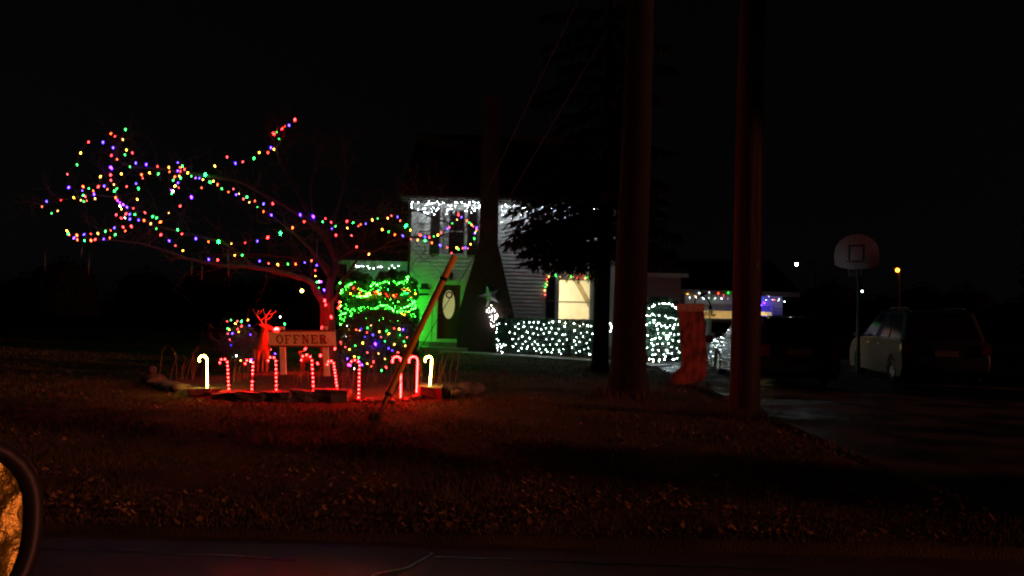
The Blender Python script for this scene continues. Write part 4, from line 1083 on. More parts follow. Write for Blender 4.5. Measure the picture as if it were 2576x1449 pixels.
# ================================================================== NAME SIGN
SY = 15.0
def S(x, y, dy=0.0): return P(x, y, SY + dy)
sign = thing('name_sign', S(760, 950) * 1.0, 'white wooden name sign on two posts lettered in dark red', 'sign')
sign.location.z = bed_z(sign.location.x, SY)
q = MB(); A, B_, C_, D_ = S(674, 835), S(842, 834), S(845, 870), S(676, 868)
fvec = Vector((0, 0.035, 0)); vs = [D_, C_, B_, A]; vs = vs + [p + fvec for p in vs]
q.add(vs, [(0,1,2,3),(7,6,5,4),(0,4,5,1),(1,5,6,2),(2,6,7,3),(3,7,4,0)]); board = q.build('board', M['signwhite'], sign)
for (a, c, d) in ((A, B_, 1), (D_, C_, -1)):
    q = MB(); up = Vector((0, 0, 0.028 * d)); y0 = Vector((0, -0.025, 0)); y1 = Vector((0, 0.05, 0))
    aa, cc = a + Vector((-0.01, 0, 0.003 * d)), c + Vector((0.01, 0, 0.003 * d))
    vs = [aa + y0, cc + y0, cc + y1, aa + y1, aa + y0 + up, cc + y0 + up, cc + y1 + up, aa + y1 + up]
    q.add(vs, [(0,3,2,1),(4,5,6,7),(0,1,5,4),(1,2,6,5),(2,3,7,6),(3,0,4,7)]); q.build('rail', M['signred'], sign)
for (xt, xb) in (((702, 714), (706, 719)), ((809, 821), (816, 829))):
    tl, tr2 = S(xt[0], 822, 0.04), S(xt[1], 822, 0.04); bl, br = S(xb[0], 962, 0.04), S(xb[1], 962, 0.04)
    q = MB(); vs = [bl, br, tr2, tl]; vs = vs + [p + Vector((0, 0.09, 0)) for p in vs]
    q.add(vs, [(0,1,2,3),(7,6,5,4),(0,4,5,1),(1,5,6,2),(2,6,7,3),(3,7,4,0)]); q.build('post', M['signwhite'], sign)
def letter(ch, x0, x1):
    e = (B_ - A).normalized(); upv = (A - D_).normalized()
    o = S(x0, 864.5); o.y = SY; wd = (S(x1, 865) - S(x0, 865)).length; hh = (S(x0, 842.5) - S(x0, 864.5)).length
    mb = MB(); cnt = [0]
    def poly(pts):
        cnt[0] += 1; mb.prism(pts, 0.008 + 0.0006 * cnt[0], origin=o + Vector((0, -0.0005, 0)), ux=e * wd, uy=upv * hh)
    def bx(a, b, c, d): poly([(a, b), (c, b), (c, d), (a, d)])
    st, hb = 0.20, 0.13
    if ch == 'O':
        n = 28; out = [(0.5 + 0.5 * math.cos(2*math.pi*k/n), 0.5 + 0.52 * math.sin(2*math.pi*k/n)) for k in range(n)]; inn = [(0.5 + 0.29 * math.cos(2*math.pi*k/n), 0.5 + 0.38 * math.sin(2*math.pi*k/n)) for k in range(n)]
        for k in range(n): j = (k + 1) % n; mb.prism([out[k], out[j], inn[j], inn[k]], 0.009, origin=o, ux=e * wd, uy=upv * hh)
    if ch in 'FE':
        bx(0.13, 0, 0.13 + st, 1); bx(0, 0.88, 0.95, 1); bx(0.84, 0.66, 0.95, 1); bx(0.13, 0.45, 0.62, 0.56); bx(0.53, 0.36, 0.62, 0.65)
        if ch == 'F': bx(0, 0, 0.5, 0.12)
        else: bx(0, 0, 0.98, 0.12); bx(0.87, 0, 0.98, 0.34)
    if ch == 'N':
        bx(0.13, 0, 0.24, 1); bx(0.76, 0, 0.87, 1); poly([(0.12, 1), (0.70, 0), (0.87, 0), (0.36, 1)]); bx(0, 0.88, 0.36, 1); bx(0, 0, 0.38, 0.12); bx(0.62, 0.88, 1.0, 1)
    if ch == 'R':
        bx(0.13, 0, 0.33, 1); bx(0, 0, 0.46, 0.12); bx(0, 0.88, 0.5, 1); n = 12
        for k in range(n):
            a, c = -math.pi/2 + math.pi * k / n, -math.pi/2 + math.pi * (k + 1) / n
            f1 = lambda t, rx, ry: (0.5 + rx * math.cos(t), 0.73 + ry * math.sin(t))
            poly([f1(a, .38, .27), f1(c, .38, .27), f1(c, .18, .15), f1(a, .18, .15)])
        bx(0.3, 0.46, 0.5, 0.58); poly([(0.45, 0.5), (0.72, 0), (0.98, 0), (0.66, 0.52)]); bx(0.7, 0, 1.02, 0.12)
    mb.build('letter', M['signred'], board)
for ch, a, c in (('O', 695.5, 713.5), ('F', 717, 734), ('F', 738.5, 755.5), ('N', 760, 779), ('E', 783, 800), ('R', 804, 823)): letter(ch, a, c)

# ================================================================== CANDY CANES
def cane(x0, ytop, x1, ybot, xh, Y, kind, label, seed):
    base = P(x1, ybot, Y); top = P(x0, ytop, Y); hook = P(xh, ytop + 14, Y)
    t = thing('candy_cane', base, label, 'candy cane', 'lit candy canes along the bed')
    rad = abs(top.x - hook.x) / 2; up = (top - base).normalized(); ctr = top - up * rad * 1.0
    path = [base.lerp(ctr, k / 8) for k in range(9)]
    side = Vector((-1, 0, 0)) * 1.0
    cc = ctr + side * rad
    for k in range(1, 12):
        th = math.pi * 1.06 * k / 11
        path.append(cc - side * rad * math.cos(th) + up * rad * math.sin(th))
    path.append(path[-1] - up * 0.03)
    # resample
    ds_ = [0]
    for a, c in zip(path, path[1:]): ds_.append(ds_[-1] + (c - a).length)
    def at(s):
        for i in range(len(ds_) - 1):
            if ds_[i + 1] >= s: return path[i].lerp(path[i + 1], (s - ds_[i]) / (ds_[i + 1] - ds_[i]))
        return path[-1]
    n = 40; pp = [at(ds_[-1] * k / n) for k in range(n + 1)]
    q = MB(); q.tube(pp, 0.009 if kind != 'white' else 0.0115, 8)
    q.build('tube', {'red': em('T', 0.5), 'dense': em('T', 1.5), 'white': em('m', 9.0)}[kind], t, smooth=True)
    q = MB(); q.tube([base + Vector((0, 0, -0.12)), base + Vector((0, 0, 0.02))], 0.006, 5); q.build('stake', M['galv'], t)
    nb = {'red': 13, 'dense': 26, 'white': 30}[kind]
    for k in range(nb):
        if kind == 'red' and seed == 3 and k == 5: continue
        p = at(ds_[-1] * (k + 0.35) / nb)
        inst(bulb_mesh('bead', 'R' if kind != 'white' else 'm', {'red': 360, 'dense': 330, 'white': 85}[kind]), 'bulb', t, p + Vector((0, -0.006, 0)), (0, 0, 0), 1.0 if kind == 'red' else (1.05 if kind == 'dense' else 1.2))
    return t
for i, a in enumerate((
  (521, 895, 522, 992, 501, 13.55, 'white', 'warm white lit candy cane at the dim left end of the row'),
  (572, 903, 577, 1001, 552, 13.1, 'red', 'red lit candy cane next to the left white one'),
  (637, 905, 633, 1001, 617, 13.0, 'red', 'red lit candy cane with a missing bulb before the reindeer'),
  (694, 898, 696, 1004, 674, 12.95, 'red', 'red lit candy cane in front of the left sign post'),
  (784, 893, 790, 996, 757, 13.1, 'red', 'red lit candy cane between the two sign posts'),
  (839, 908, 850, 989, 822, 13.2, 'red', 'short leaning red lit candy cane at the right sign post'),
  (905, 906, 902, 1003, 880, 12.9, 'red', 'red lit candy cane before the dark multicoloured shrub'),
  (1009, 897, 1008, 1000, 987, 13.1, 'dense', 'bright red lit candy cane just behind the yellow guy guard'),
  (1051, 897, 1048, 987, 1029, 13.55, 'dense', 'bright red lit candy cane next to the right white one'),
  (1087, 897, 1080, 987, 1070, 13.75, 'white', 'warm white lit candy cane standing on the stone block'))):
    cane(*a, i + 1)

# ================================================================== REINDEER FIGURES
def skin(name, verts, edges, radii, mt, parent, levels=2, loc=None):
    me = bpy.data.meshes.new(name); off = wpos(parent)
    me.from_pydata([tuple(Vector(v) - off) for v in verts], edges, [])
    o = bpy.data.objects.new(name, me); COL.objects.link(o)
    md = o.modifiers.new('skin', 'SKIN'); me.skin_vertices.new()if not me.skin_vertices else None
    for i, r_ in enumerate(radii): me.skin_vertices[0].data[i].radius = (r_, r_) if not isinstance(r_, tuple) else r_
    me.skin_vertices[0].data[0].use_root = True
    ss = o.modifiers.new('sub', 'SUBSURF'); ss.levels = levels; ss.render_levels = levels
    dg = bpy.context.evaluated_depsgraph_get(); ev = o.evaluated_get(dg)
    m2 = bpy.data.meshes.new_from_object(ev); o.modifiers.clear(); o.data = m2
    m2.materials.clear(); m2.materials.append(mt); m2.polygons.foreach_set('use_smooth', [True] * len(m2.polygons))
    bpy.data.meshes.remove(me); o.name = name; o.parent = parent
    return o
def deer(base, yaw, k, label, antlers=True, nose=True, name='reindeer_figure', head_turn=0.5):
    t = thing(name, base, label, 'lawn figure')
    Rz = Matrix.Rotation(yaw, 3, 'Z')
    def W(x, y, z): return Vector(base) + Rz @ (Vector((x, y, z)) * k)
    hd = Matrix.Rotation(head_turn, 3, 'Z')
    def H(x, y, z): p = hd @ Vector((x - 0.36, y, 0)); return W(p.x + 0.36, p.y, z)
    V = [W(0, 0, .60), W(-.22, 0, .61), W(-.36, 0, .60), W(.18, 0, .63), W(.29, 0, .74), W(.35, 0, .88), H(.38, 0, .985), H(.48, 0, .965), H(.575, 0, .925),
         W(.2, .085, .50), W(.21, .09, .27), W(.2, .09, .01), W(.2, -.085, .50), W(.23, -.09, .27), W(.22, -.09, .01),
         W(-.36, .09, .50), W(-.30, .095, .36), W(-.40, .095, .21), W(-.37, .095, .01), W(-.36, -.09, .50), W(-.31, -.095, .36), W(-.41, -.095, .21), W(-.38, -.095, .01),
         W(-.44, 0, .66), W(-.48, 0, .70), H(.35, .10, 1.03), H(.31, .15, 1.04), H(.35, -.10, 1.03), H(.31, -.15, 1.04)]
    E = [(0,1),(1,2),(0,3),(3,4),(4,5),(5,6),(6,7),(7,8),(3,9),(9,10),(10,11),(3,12),(12,13),(13,14),(2,15),(15,16),(16,17),(17,18),(2,19),(19,20),(20,21),(21,22),(2,23),(23,24),(6,25),(25,26),(6,27),(27,28)]
    rd_ = [.135,.125,.115,.14,.095,.07,.075,.055,.042,.055,.030,.024,.055,.030,.024,.065,.042,.026,.022,.065,.042,.026,.022,.03,.018,.025,.012,.025,.012]
    skin('body', V, E, [r_ * k for r_ in rd_], M['deer'], t)
    if antlers:
        for s in (1, -1):
            q = MB()
            q.tube(catmull([H(.36, .05*s, 1.03), H(.32, .10*s, 1.13), H(.30, .19*s, 1.22), H(.36, .24*s, 1.34)], 4), [0.016*k]*6 + [0.011*k]*6 + [0.006*k], 6)
            q.tube(catmull([H(.325, .09*s, 1.11), H(.42, .12*s, 1.18), H(.46, .13*s, 1.25)], 4), 0.009*k, 5)
            q.tube(catmull([H(.305, .16*s, 1.19), H(.24, .18*s, 1.26), H(.2, .2*s, 1.35)], 4), 0.009*k, 5)
            q.tube(catmull([H(.31, .2*s, 1.24), H(.41, .26*s, 1.27), H(.45, .29*s, 1.33)], 4), 0.008*k, 5)
            q.build('antler', M['antler'], t)
    for s in (1, -1):
        q = MB(); c_ = H(.45, .045*s, 1.0); q.lathe([(0, .012*k), (.012*k, 0), (0, -.012*k)], 8, M=Matrix.Translation(c_)); q.build('eye', M['blackplastic'], t)
    q = MB(); c_ = H(.635, 0, .925)
    if nose:
        n = 12; q.lathe([(0, .06*k)] + [(.06*k*math.sin(math.pi*j/8), .06*k*math.cos(math.pi*j/8)) for j in range(1, 8)] + [(0, -.06*k)], n, M=Matrix.Translation(c_)); q.build('nose_lamp', em('R', 700), t, smooth=True)
        q = MB(); q.tube([H(.57, 0, .93), H(.50, .03, .88), W(.36, .06, .80), W(.27, .12, .6), W(.24, .13, .1)], 0.004, 4); q.build('lamp_cord', M['white_wire'], t)
    else:
        q.lathe([(0, .02*k), (.02*k, 0), (0, -.02*k)], 8, M=Matrix.Translation(H(.60, 0, .915))); q.build('nose', M['blackplastic'], t)
    return t
db = P(655, 938, 15.5); db.z = bed_z(db.x, db.y)
deer(db, math.atan2(-0.90, 0.42), 0.92, 'standing reindeer figure with antlers and a glowing red nose', head_turn=R(52))
fb = P(770, 944, 15.9); fb.z = bed_z(fb.x, fb.y)
deer(fb, math.atan2(-0.75, -0.6), 0.40, 'small fawn figure behind the name sign between its posts', antlers=False, nose=False, name='fawn_figure', head_turn=R(30))

# ================================================================== STOCKING BOARD, HOOK
KY = 17.4
so_ = [(625,415),(875,410),(885,520),(895,700),(905,900),(903,1080),(890,1130),(850,1158),(700,1185),(620,1186),(575,1172),(558,1130),(570,1090),(610,1055),(655,1020),(672,985),(664,850),(655,700),(645,560)]
def zpx(z0x, z0y, s, x, y): return ((z0x + x * s) / 1.5901, (z0y + y * s) / 1.5901)
def KP(x, y): return P(*zpx(2450, 1050, 0.4141, x, y), KY)
kb = KP(740, 1186); kb.z = 0
stk = thing('stocking_cutout', kb, 'large red plywood stocking cutout with pale cuff standing on the lawn', 'lawn figure')
q = MB(); pts = [KP(*p) for p in so_]
lift = 0.02 - min(p.z for p in pts)
q.prism([(p.x, p.z + max(lift, -1)) for p in pts][::-1], 0.02, origin=(0, KY, 0)); q.build('panel', M['stocking'], stk)
cuff = [KP(*p) for p in ((618,408),(880,402),(886,478),(628,482))]
q = MB(); q.prism([(p.x, p.z + lift) for p in cuff][::-1], 0.045, origin=(0, KY + 0.012, 0)); q.build('cuff', M['stocking_cuff'], stk)
for xx in (-0.12, 0.16):
    q = MB(); q.box((kb.x + xx - 0.02, KY + 0.001, -0.25), (kb.x + xx + 0.02, KY + 0.04, 1.2)); q.build('stake', M['pole'], stk)
hkb = P(1750, 965, 18.2); hkb.z = 0
hk = thing('shepherd_hook', hkb, 'black metal garden hook with a bird ornament behind the stocking', 'garden hook')
q = MB(); HP = lambda x, y: P(x, y, 18.2)
top = [Vector((hkb.x, 18.2, -0.2)), Vector((hkb.x, 18.2, 1.0)), HP(1747, 775), HP(1749, 756), HP(1757, 748), HP(1767, 746), HP(1777, 750), HP(1784, 760), HP(1788, 770), HP(1791, 780), HP(1791, 791), HP(1795, 795), HP(1799, 790)]
q.tube(catmull(top, 5), 0.016, 7); q.build('rod', M['black_metal'], hk, smooth=True)
c_ = HP(1768, 741); q = MB()
q.lathe([(0, -0.075), (0.02, -0.06), (0.034, 0.0), (0.022, 0.04), (0.026, 0.06), (0.018, 0.08), (0.0, 0.11)], 8, M=Matrix.Translation(c_) @ Matrix.Rotation(R(70), 4, 'Y')); q.build('bird', M['black_metal'], hk)
q = MB(); q.prism([(-0.02, 0), (0.03, 0.0), (-0.05, 0.09), (-0.08, 0.08)], 0.02, origin=c_ + Vector((0, 0.01, 0.02))); q.build('wing', M['black_metal'], hk)
q = MB(); c_ = HP(1786, 769); q.box((c_.x - 0.035, c_.y - 0.03, c_.z - 0.08), (c_.x + 0.035, c_.y + 0.03, c_.z)); q.build('feeder', M['black_metal'], hk)

# ================================================================== METAL STAR, SNOWMAN, WREATH
sc = P(1232, 744, CY0 - 0.012)
star = thing('barn_star', sc, 'five pointed folded metal star hung on the brick chimney', 'star')
q = MB(); n = 5; ro, ri = 0.42, 0.17; vs = [sc + Vector((0, -0.12, 0))]
for k in range(10):
    a = R(38) + math.pi * k / 5; r_ = ro if k % 2 == 0 else ri
    vs.append(sc + Vector((r_ * math.cos(a), 0, r_ * math.sin(a))))
q.add(vs, [(0, 1 + (k + 1) % 10, 1 + k) for k in range(10)]); q.add(vs[1:], [tuple(range(10))]); q.build('star_plate', M['tin'], star)
q = MB(); q.tube([sc + Vector((0, 0.0, 0.16)), sc + Vector((0, 0.01, 0.40))], 0.006, 4); q.build('hanger', M['black_metal'], star)

def PL(x, y, d=0.0): return P(x, y, WY - 0.05 - d)
sm = thing('snowman_plaque', PL(1067, 743), 'flat snowman face plaque with black top hat hung beside the door', 'wall plaque')
def plq(px_, d, mt, nm, base=0.0):
    q = MB(); q.prism([(PL(*p).x, PL(*p).z) for p in px_][::-1], d, origin=(0, WY - 0.046 - base, 0)); q.build(nm, M[mt], sm)
plq([(1060,713),(1076,713),(1078,724),(1059,724)], 0.03, 'black_metal', 'hat')
plq([(1055,723.5),(1082,723.5),(1081,728),(1057,728)], 0.04, 'black_metal', 'brim')
fc = PL(1068, 733.5); n = 20
q = MB(); q.prism([(fc.x + 0.175 * math.cos(2*math.pi*k/n), fc.z + 0.115 * math.sin(2*math.pi*k/n)) for k in range(n)], 0.022, origin=(0, WY - 0.046, 0)); q.build('face', M['snowface'], sm)
for dx, dz_ in ((-0.06, 0.035), (0.06, 0.035)):
    q = MB(); q.lathe([(0, .014), (.014, 0), (0, -.014)], 6, M=Matrix.Translation((fc.x + dx, WY - 0.070, fc.z + dz_))); q.build('eye', M['black_metal'], sm)
q = MB(); q.lathe([(0, 0), (.018, 0), (0, .08)], 6, M=Matrix.Translation((fc.x, WY - 0.068, fc.z)) @ Matrix.Rotation(R(90), 4, 'X')); q.build('nose', M['orange'], sm)
q = MB(); q.tube([(fc.x + 0.07 * math.cos(R(200 + 14 * k)), WY - 0.069, fc.z - 0.01 + 0.06 * math.sin(R(200 + 14 * k))) for k in range(11)], 0.005, 4); q.build('mouth', M['black_metal'], sm)
plq([(1056,738),(1079,738),(1079,743),(1064,743.5),(1053,744),(1053,740)], 0.034, 'black_metal', 'scarf')
wc = P(1130, 742, WY + 0.07)
wr = thing('wreath', wc - Vector((0, 0, 0.12)), 'small dark wreath ring hung over the oval door glass', 'wreath')
q = MB(); q.tube([wc + Vector((0.105 * math.cos(2*math.pi*k/20), 0, 0.105 * math.sin(2*math.pi*k/20))) for k in range(21)], 0.026, 7); q.build('ring', M['wreath'], wr)
q = MB(); q.tube([wc + Vector((0, 0, 0.12)), P(1130, 717, WY + 0.085)], 0.006, 4); q.build('ribbon', M['signred'], wr)

# ================================================================== BASKETBALL HOOP
HB = Vector((P(2156, 628, 21.5).x, 21.5, 0))
hoop = thing('basketball_hoop', HB + Vector((0.55, 0.55, 0)), 'basketball hoop with fan shaped pale backboard beside the drive', 'basketball hoop')
yaw = R(-28); e1 = Vector((math.cos(yaw), math.sin(yaw), 0)); nf = Vector((math.sin(yaw), -math.cos(yaw), 0))   # nf faces the players
bc = P(2155, 632, 21.5)
def BP(a, z, d=0.0): return bc + e1 * a + Vector((0, 0, z)) + nf * d
out = [(-0.54, -0.36), (-0.40, -0.44), (-0.15, -0.48), (0.15, -0.48), (0.40, -0.44), (0.54, -0.36), (0.56, -0.1), (0.52, 0.12), (0.42, 0.29), (0.26, 0.40), (0.09, 0.455), (-0.09, 0.455), (-0.26, 0.40), (-0.42, 0.29), (-0.52, 0.12), (-0.56, -0.1)]
q = MB(); q.prism([(a, z) for a, z in out], 0.03, origin=bc, ux=e1, uy=(0, 0, 1)); bb_ = q.build('backboard', M['backboard'], hoop)
for (a0, a1, z0_, z1_) in ((-0.20, -0.155, -0.24, 0.17), (0.155, 0.20, -0.24, 0.17), (-0.155, 0.155, 0.125, 0.17)):
    q = MB(); q.prism([(a0, z0_), (a1, z0_), (a1, z1_), (a0, z1_)], 0.004, origin=bc + nf * 0.03, ux=e1, uy=(0, 0, 1)); q.build('painted_square', M['black_metal'], bb_)
q = MB(); rc = BP(0, -0.30, 0.40)
q.tube([rc + e1 * 0.23 * math.cos(2*math.pi*k/24) + nf * 0.23 * math.sin(2*math.pi*k/24) for k in range(25)], 0.011, 6); q.tube([BP(-0.08, -0.30, 0.03), rc - nf * 0.22], 0.012, 5); q.tube([BP(0.08, -0.30, 0.03), rc - nf * 0.22], 0.012, 5); q.build('rim', M['rimred'], hoop)
q = MB()
for k in range(12):
    a = 2*math.pi*k/12; p0 = rc + e1 * 0.23 * math.cos(a) + nf * 0.23 * math.sin(a)
    for s in (1, -1):
        a2 = a + s * 0.5; p1 = rc + (e1 * math.cos(a2) + nf * math.sin(a2)) * 0.15 + Vector((0, 0, -0.4)); q.tube([p0, p1], 0.003, 3)
q.build('net', M['net'], hoop)
pb_ = bc - nf * 0.9; q = MB(); q.tube([(pb_.x, pb_.y, -0.3), (pb_.x, pb_.y, 2.6), tuple(BP(0, 0.0, -0.02))], 0.05, 10); q.tube([(pb_.x, pb_.y, 2.4), tuple(BP(0, -0.3, -0.02))], 0.03, 8); q.build('post', M['black_metal'], hoop)

# ================================================================== FAR LAMPS
def far_lamp(name, x, y, Y, c, s, r_, label, pole_mat='lamp_post', arm=0.0):
    p = P(x, y, Y); t = thing(name, (p.x + arm, Y, 0), label, 'lamp')
    q = MB(); k_ = 0.4 if r_ < 0.06 else 1.0; q.tube([(p.x + arm, Y, -0.1), (p.x + arm, Y, p.z + 0.1)], [0.09 * k_, 0.07 * k_], 8); q.build('post', M[pole_mat], t)
    q = MB(); q.tube([(p.x + arm, Y, p.z + 0.05), (p.x, Y - 0.15, p.z + 0.12 * k_ + 0.03)], 0.05 * k_, 6); q.lathe([(0, r_ * 2.0), (r_ * 2.4, r_ * 1.5), (r_ * 2.6, r_ * 1.05), (0, r_ * 1.1)], 10, M=Matrix.Translation((p.x, Y - 0.2, p.z))); q.build('hood', M[pole_mat], t)
    q = MB(); q.lathe([(0, r_)] + [(r_ * math.sin(math.pi*j/6), r_ * math.cos(math.pi*j/6)) for j in range(1, 6)] + [(0, -r_)], 12, M=Matrix.Translation((p.x, Y - 0.2, p.z))); q.build('globe', em(c, s), t, smooth=True)
far_lamp('street_lamp', 2254, 680, 52, 'S', 45, 0.11, 'orange sodium street lamp glowing far beyond the minivan', 'black_metal', arm=0.2)
far_lamp('yard_lamp', 1997, 666, 20.6, 'c', 105, 0.036, 'cold white lamp on a dark post beside the dark wagon', arm=0.55)
far_lamp('yard_lamp', 2166, 733, 60, 'c', 25, 0.06, 'small white lamp below the basketball hoop far off', arm=0.4)
far_lamp('yard_lamp', 762, 732, 45, 'm', 25, 0.09, 'warm white lamp shining behind the ornamental tree trunk', arm=0.45)

# ================================================================== LIGHT STRINGS
def Z(ox, oy, s):
    return lambda x, y: ((ox + x * s) / 1.5901, (oy + y * s) / 1.5901)
z1 = Z(100, 400, 0.4487); z2 = Z(700, 400, 0.4831); z3 = Z(1300, 750, 0.345); z4 = Z(550, 1050, 0.4486); z5 = Z(1150, 1050, 0.4487)
z6 = Z(1850, 750, 0.5175); z6b = Z(700, 900, 0.3796); z7 = Z(2450, 1050, 0.4141); zs = Z(980, 1200, 0.2484); ze = Z(1550, 780, 0.2415); zc = Z(1880, 1130, 0.2277); zg = Z(2700, 1130, 0.2135)

def depth_tree(x, y):
    # the crown bends towards the street on the left
    return float(np.interp(x, [100, 300, 600, 830, 1200], [14.1, 14.35, 15.0, 15.6, 15.15]))
def tree_string(zf_list, label, big=(), dd=-0.12, wob=0.25):
    pts, cols, bg_ = [], [], []
    i = 0
    for zf, L in zf_list:
        for e in L:
            x, y = zf(e[0], e[1]); Yd = depth_tree(x, y) + dd + wob * math.sin(i * 0.7) * 0.5
            p = P(x, y, Yd); pts.append(p); cols.append(e[2])
            if len(e) > 3: bg_.append(i)
            i += 1
    return light_string(pts, cols, 'c9', 24, label, 'coloured light strings in the ornamental tree', big=bg_, scale=0.8)

tree_string([(z1, [(893,255,'g'),(771,295,'o'),(803,318,'r'),(869,345,'y'),(697,368,'b'),(568,370,'r'),(498,466,'y'),(463,570,'g'),(376,655,'r'),(395,773,'b'),(432,866,'y'),(324,888,'r'),(191,898,'b'),(151,944,'o'),(296,983,'y'),(237,1005,'g')])],
    'coloured string lights outlining the leftmost branch tips of the tree')
tree_string([(z1, [(785,418,'b'),(904,440,'y'),(956,464,'r'),(888,484,'g'),(774,487,'r'),(818,523,'o'),(760,594,'b',1),(766,660,'r'),(765,708,'r'),(793,747,'y'),(705,760,'b'),(738,790,'o'),(800,805,'g'),(825,785,'g'),(806,862,'o'),(822,890,'p'),(848,910,'p'),(870,925,'p'),(842,938,'w'),(907,948,'b'),(858,967,'y'),(968,962,'r'),(815,1015,'r'),(905,1008,'r'),(938,1012,'b'),(978,1015,'g'),(1066,998,'r'),(853,1048,'r'),(886,1045,'w'),(938,1055,'b'),(1013,1065,'b'),(1060,1067,'o')])],
    'dense coloured string lights wound down the upright left branch')
tree_string([(z1, [(677,677,'y'),(657,765,'r'),(514,765,'o'),(508,803,'b'),(569,783,'g'),(608,803,'o'),(615,832,'b'),(520,843,'g'),(532,852,'r'),(627,873,'y'),(500,888,'y'),(523,900,'g'),(550,893,'o')])],
    'short bunch of coloured lights left of the upright branch')
tree_string([(z1, [(935,590,'g'),(988,555,'b'),(1083,567,'b'),(1180,585,'r'),(1193,652,'g'),(1285,595,'y'),(1292,635,'o'),(1109,643,'y'),(1036,658,'o'),(1051,692,'r'),(860,653,'y'),(907,765,'r'),(989,740,'b'),(1008,782,'g'),(1000,880,'y')])],
    'loose coloured lights between the two upright light clusters')
tree_string([(z1, [(1362,553,'b'),(1403,582,'g'),(1380,595,'o'),(1422,612,'r'),(1363,625,'b'),(1385,630,'r'),(1452,643,'y'),(1340,678,'o'),(1375,672,'y'),(1390,690,'g'),(1322,710,'g'),(1366,733,'b'),(1343,760,'y'),(1368,778,'r'),(1300,800,'p'),(1322,808,'w'),(1308,830,'g')])],
    'tight vertical knot of coloured lights in the upper left crown')
tree_string([(z1, [(1482,672,'g'),(1525,690,'p'),(1560,692,'b'),(1587,703,'y'),(1607,655,'g',1),(1645,725,'g'),(1680,717,'y'),(1718,748,'o'),(1750,783,'g')]), (z2, [(443,757,'o'),(484,731,'r'),(508,778,'b'),(530,771,'y'),(566,813,'r'),(597,797,'g'),(619,842,'y'),(665,830,'o'),(683,883,'g'),(737,853,'b'),(735,918,'o'),(807,852,'r'),(797,947,'b')])],
    'coloured string lights running diagonally down the middle of the crown')
tree_string([(z1, [(1575,778,'o'),(1482,858,'b',1),(1388,940,'r'),(1282,1003,'y'),(1177,1045,'g'),(1138,1032,'g'),(1213,1080,'o'),(1123,1095,'y'),(1170,1143,'g'),(1215,1195,'r'),(1283,1248,'b'),(1340,1293,'r'),(1410,1337,'y')])],
    'coloured lights curving from the bright blue bulb down to the dim limb')
tree_string([(z1, [(370,1160,'y'),(390,1187,'g'),(397,1198,'r'),(462,1197,'o'),(440,1222,'b'),(465,1238,'o'),(533,1193,'b'),(528,1247,'g'),(584,1190,'r'),(584,1243,'o'),(648,1183,'y'),(630,1238,'r'),(705,1235,'b'),(719,1163,'g'),(760,1157,'o'),(757,1222,'o'),(810,1193,'g'),(803,1132,'b'),(871,1127,'r'),(895,1163,'o'),(945,1117,'r')])],
    'double row of coloured lights sagging under the left branches')
tree_string([(z2, [(994,155,'r',1),(943,203,'b'),(914,212,'o'),(893,234,'r',1),(843,262,'g'),(812,269,'r',1),(859,319,'g'),(794,387,'b'),(818,402,'y'),(770,429,'r'),(697,430,'y'),(656,475,'g'),(565,508,'r'),(500,516,'b'),(432,466,'r'),(327,539,'y')])],
    'coloured lights climbing to the highest branch tip with red bulbs', wob=0.1)
tree_string([(z2, [(20,1067,'g'),(61,1105,'r'),(172,1140,'b'),(277,1168,'o'),(357,1166,'g',1),(469,1184,'y'),(579,1178,'r'),(683,1161,'b'),(773,1130,'r',1),(873,1094,'g',1),(977,1050,'o')])],
    'widely spaced coloured lights sagging through mid crown with bright greens', wob=0.1)
tree_string([(z2, [(278,1313,'b'),(354,1318,'r'),(496,1279,'y'),(561,1278,'g'),(701,1330,'b'),(777,1348,'r'),(847,1357,'y'),(933,1353,'g'),(997,1353,'o'),(1073,1342,'b'),(1132,1322,'o'),(1157,1307,'r'),(1175,1361,'b'),(1162,1405,'r')]), (z6b, [(1480,533,'y'),(1518,588,'w'),(1540,590,'p'),(1492,597,'g'),(1515,655,'g'),(1567,675,'b')])],
    'lowest row of coloured lights dropping along the trunk', wob=0.1)
tree_string([(z2, [(1035,943,'b'),(1086,965,'r'),(1072,1000,'r'),(1140,956,'b',1),(1244,978,'r'),(1222,1003,'g'),(1291,1007,'r'),(1329,1040,'g'),(1298,1062,'b'),(1332,1112,'r')]), (z3, [(255,463,'y'),(256,385,'r'),(328,404,'g'),(388,440,'r'),(413,422,'o'),(475,413,'b'),(547,367,'y'),(613,354,'g'),(724,347,'y'),(768,320,'r'),(840,333,'b'),(875,377,'o'),(948,435,'g',1),(990,487,'y')])],
    'coloured lights along the upper right branch toward the house')
tree_string([(z3, [(514,765,'y'),(368,680,'r'),(304,550,'r'),(660,480,'y'),(740,509,'g'),(815,540,'o'),(897,552,'b'),(993,593,'r'),(1078,600,'y'),(1160,607,'g'),(1239,633,'o'),(1327,663,'b'),(1420,688,'r'),(1468,755,'r')])],
    'sparse coloured lights on the lower right branch before the clapboards', wob=0.1)
tree_string([(z3, [(1098,543,'r'),(1166,565,'b'),(1207,567,'r'),(1260,562,'g'),(1312,544,'y'),(1347,517,'r'),(1418,472,'b'),(1442,453,'r'),(1477,410,'g'),(1529,367,'y'),(1545,305,'r'),(1585,337,'b'),(1645,378,'o'),(1677,404,'g'),(1697,425,'y'),(1717,443,'r'),(1760,457,'b'),(1760,487,'o'),(1745,510,'g'),(1740,525,'p'),(1730,585,'g'),(1687,650,'y'),(1660,700,'r'),(1628,690,'b'),(1597,695,'r'),(1552,710,'g'),(1525,690,'y')])],
    'loop of coloured lights at the branch end over the upper window', wob=0.1)
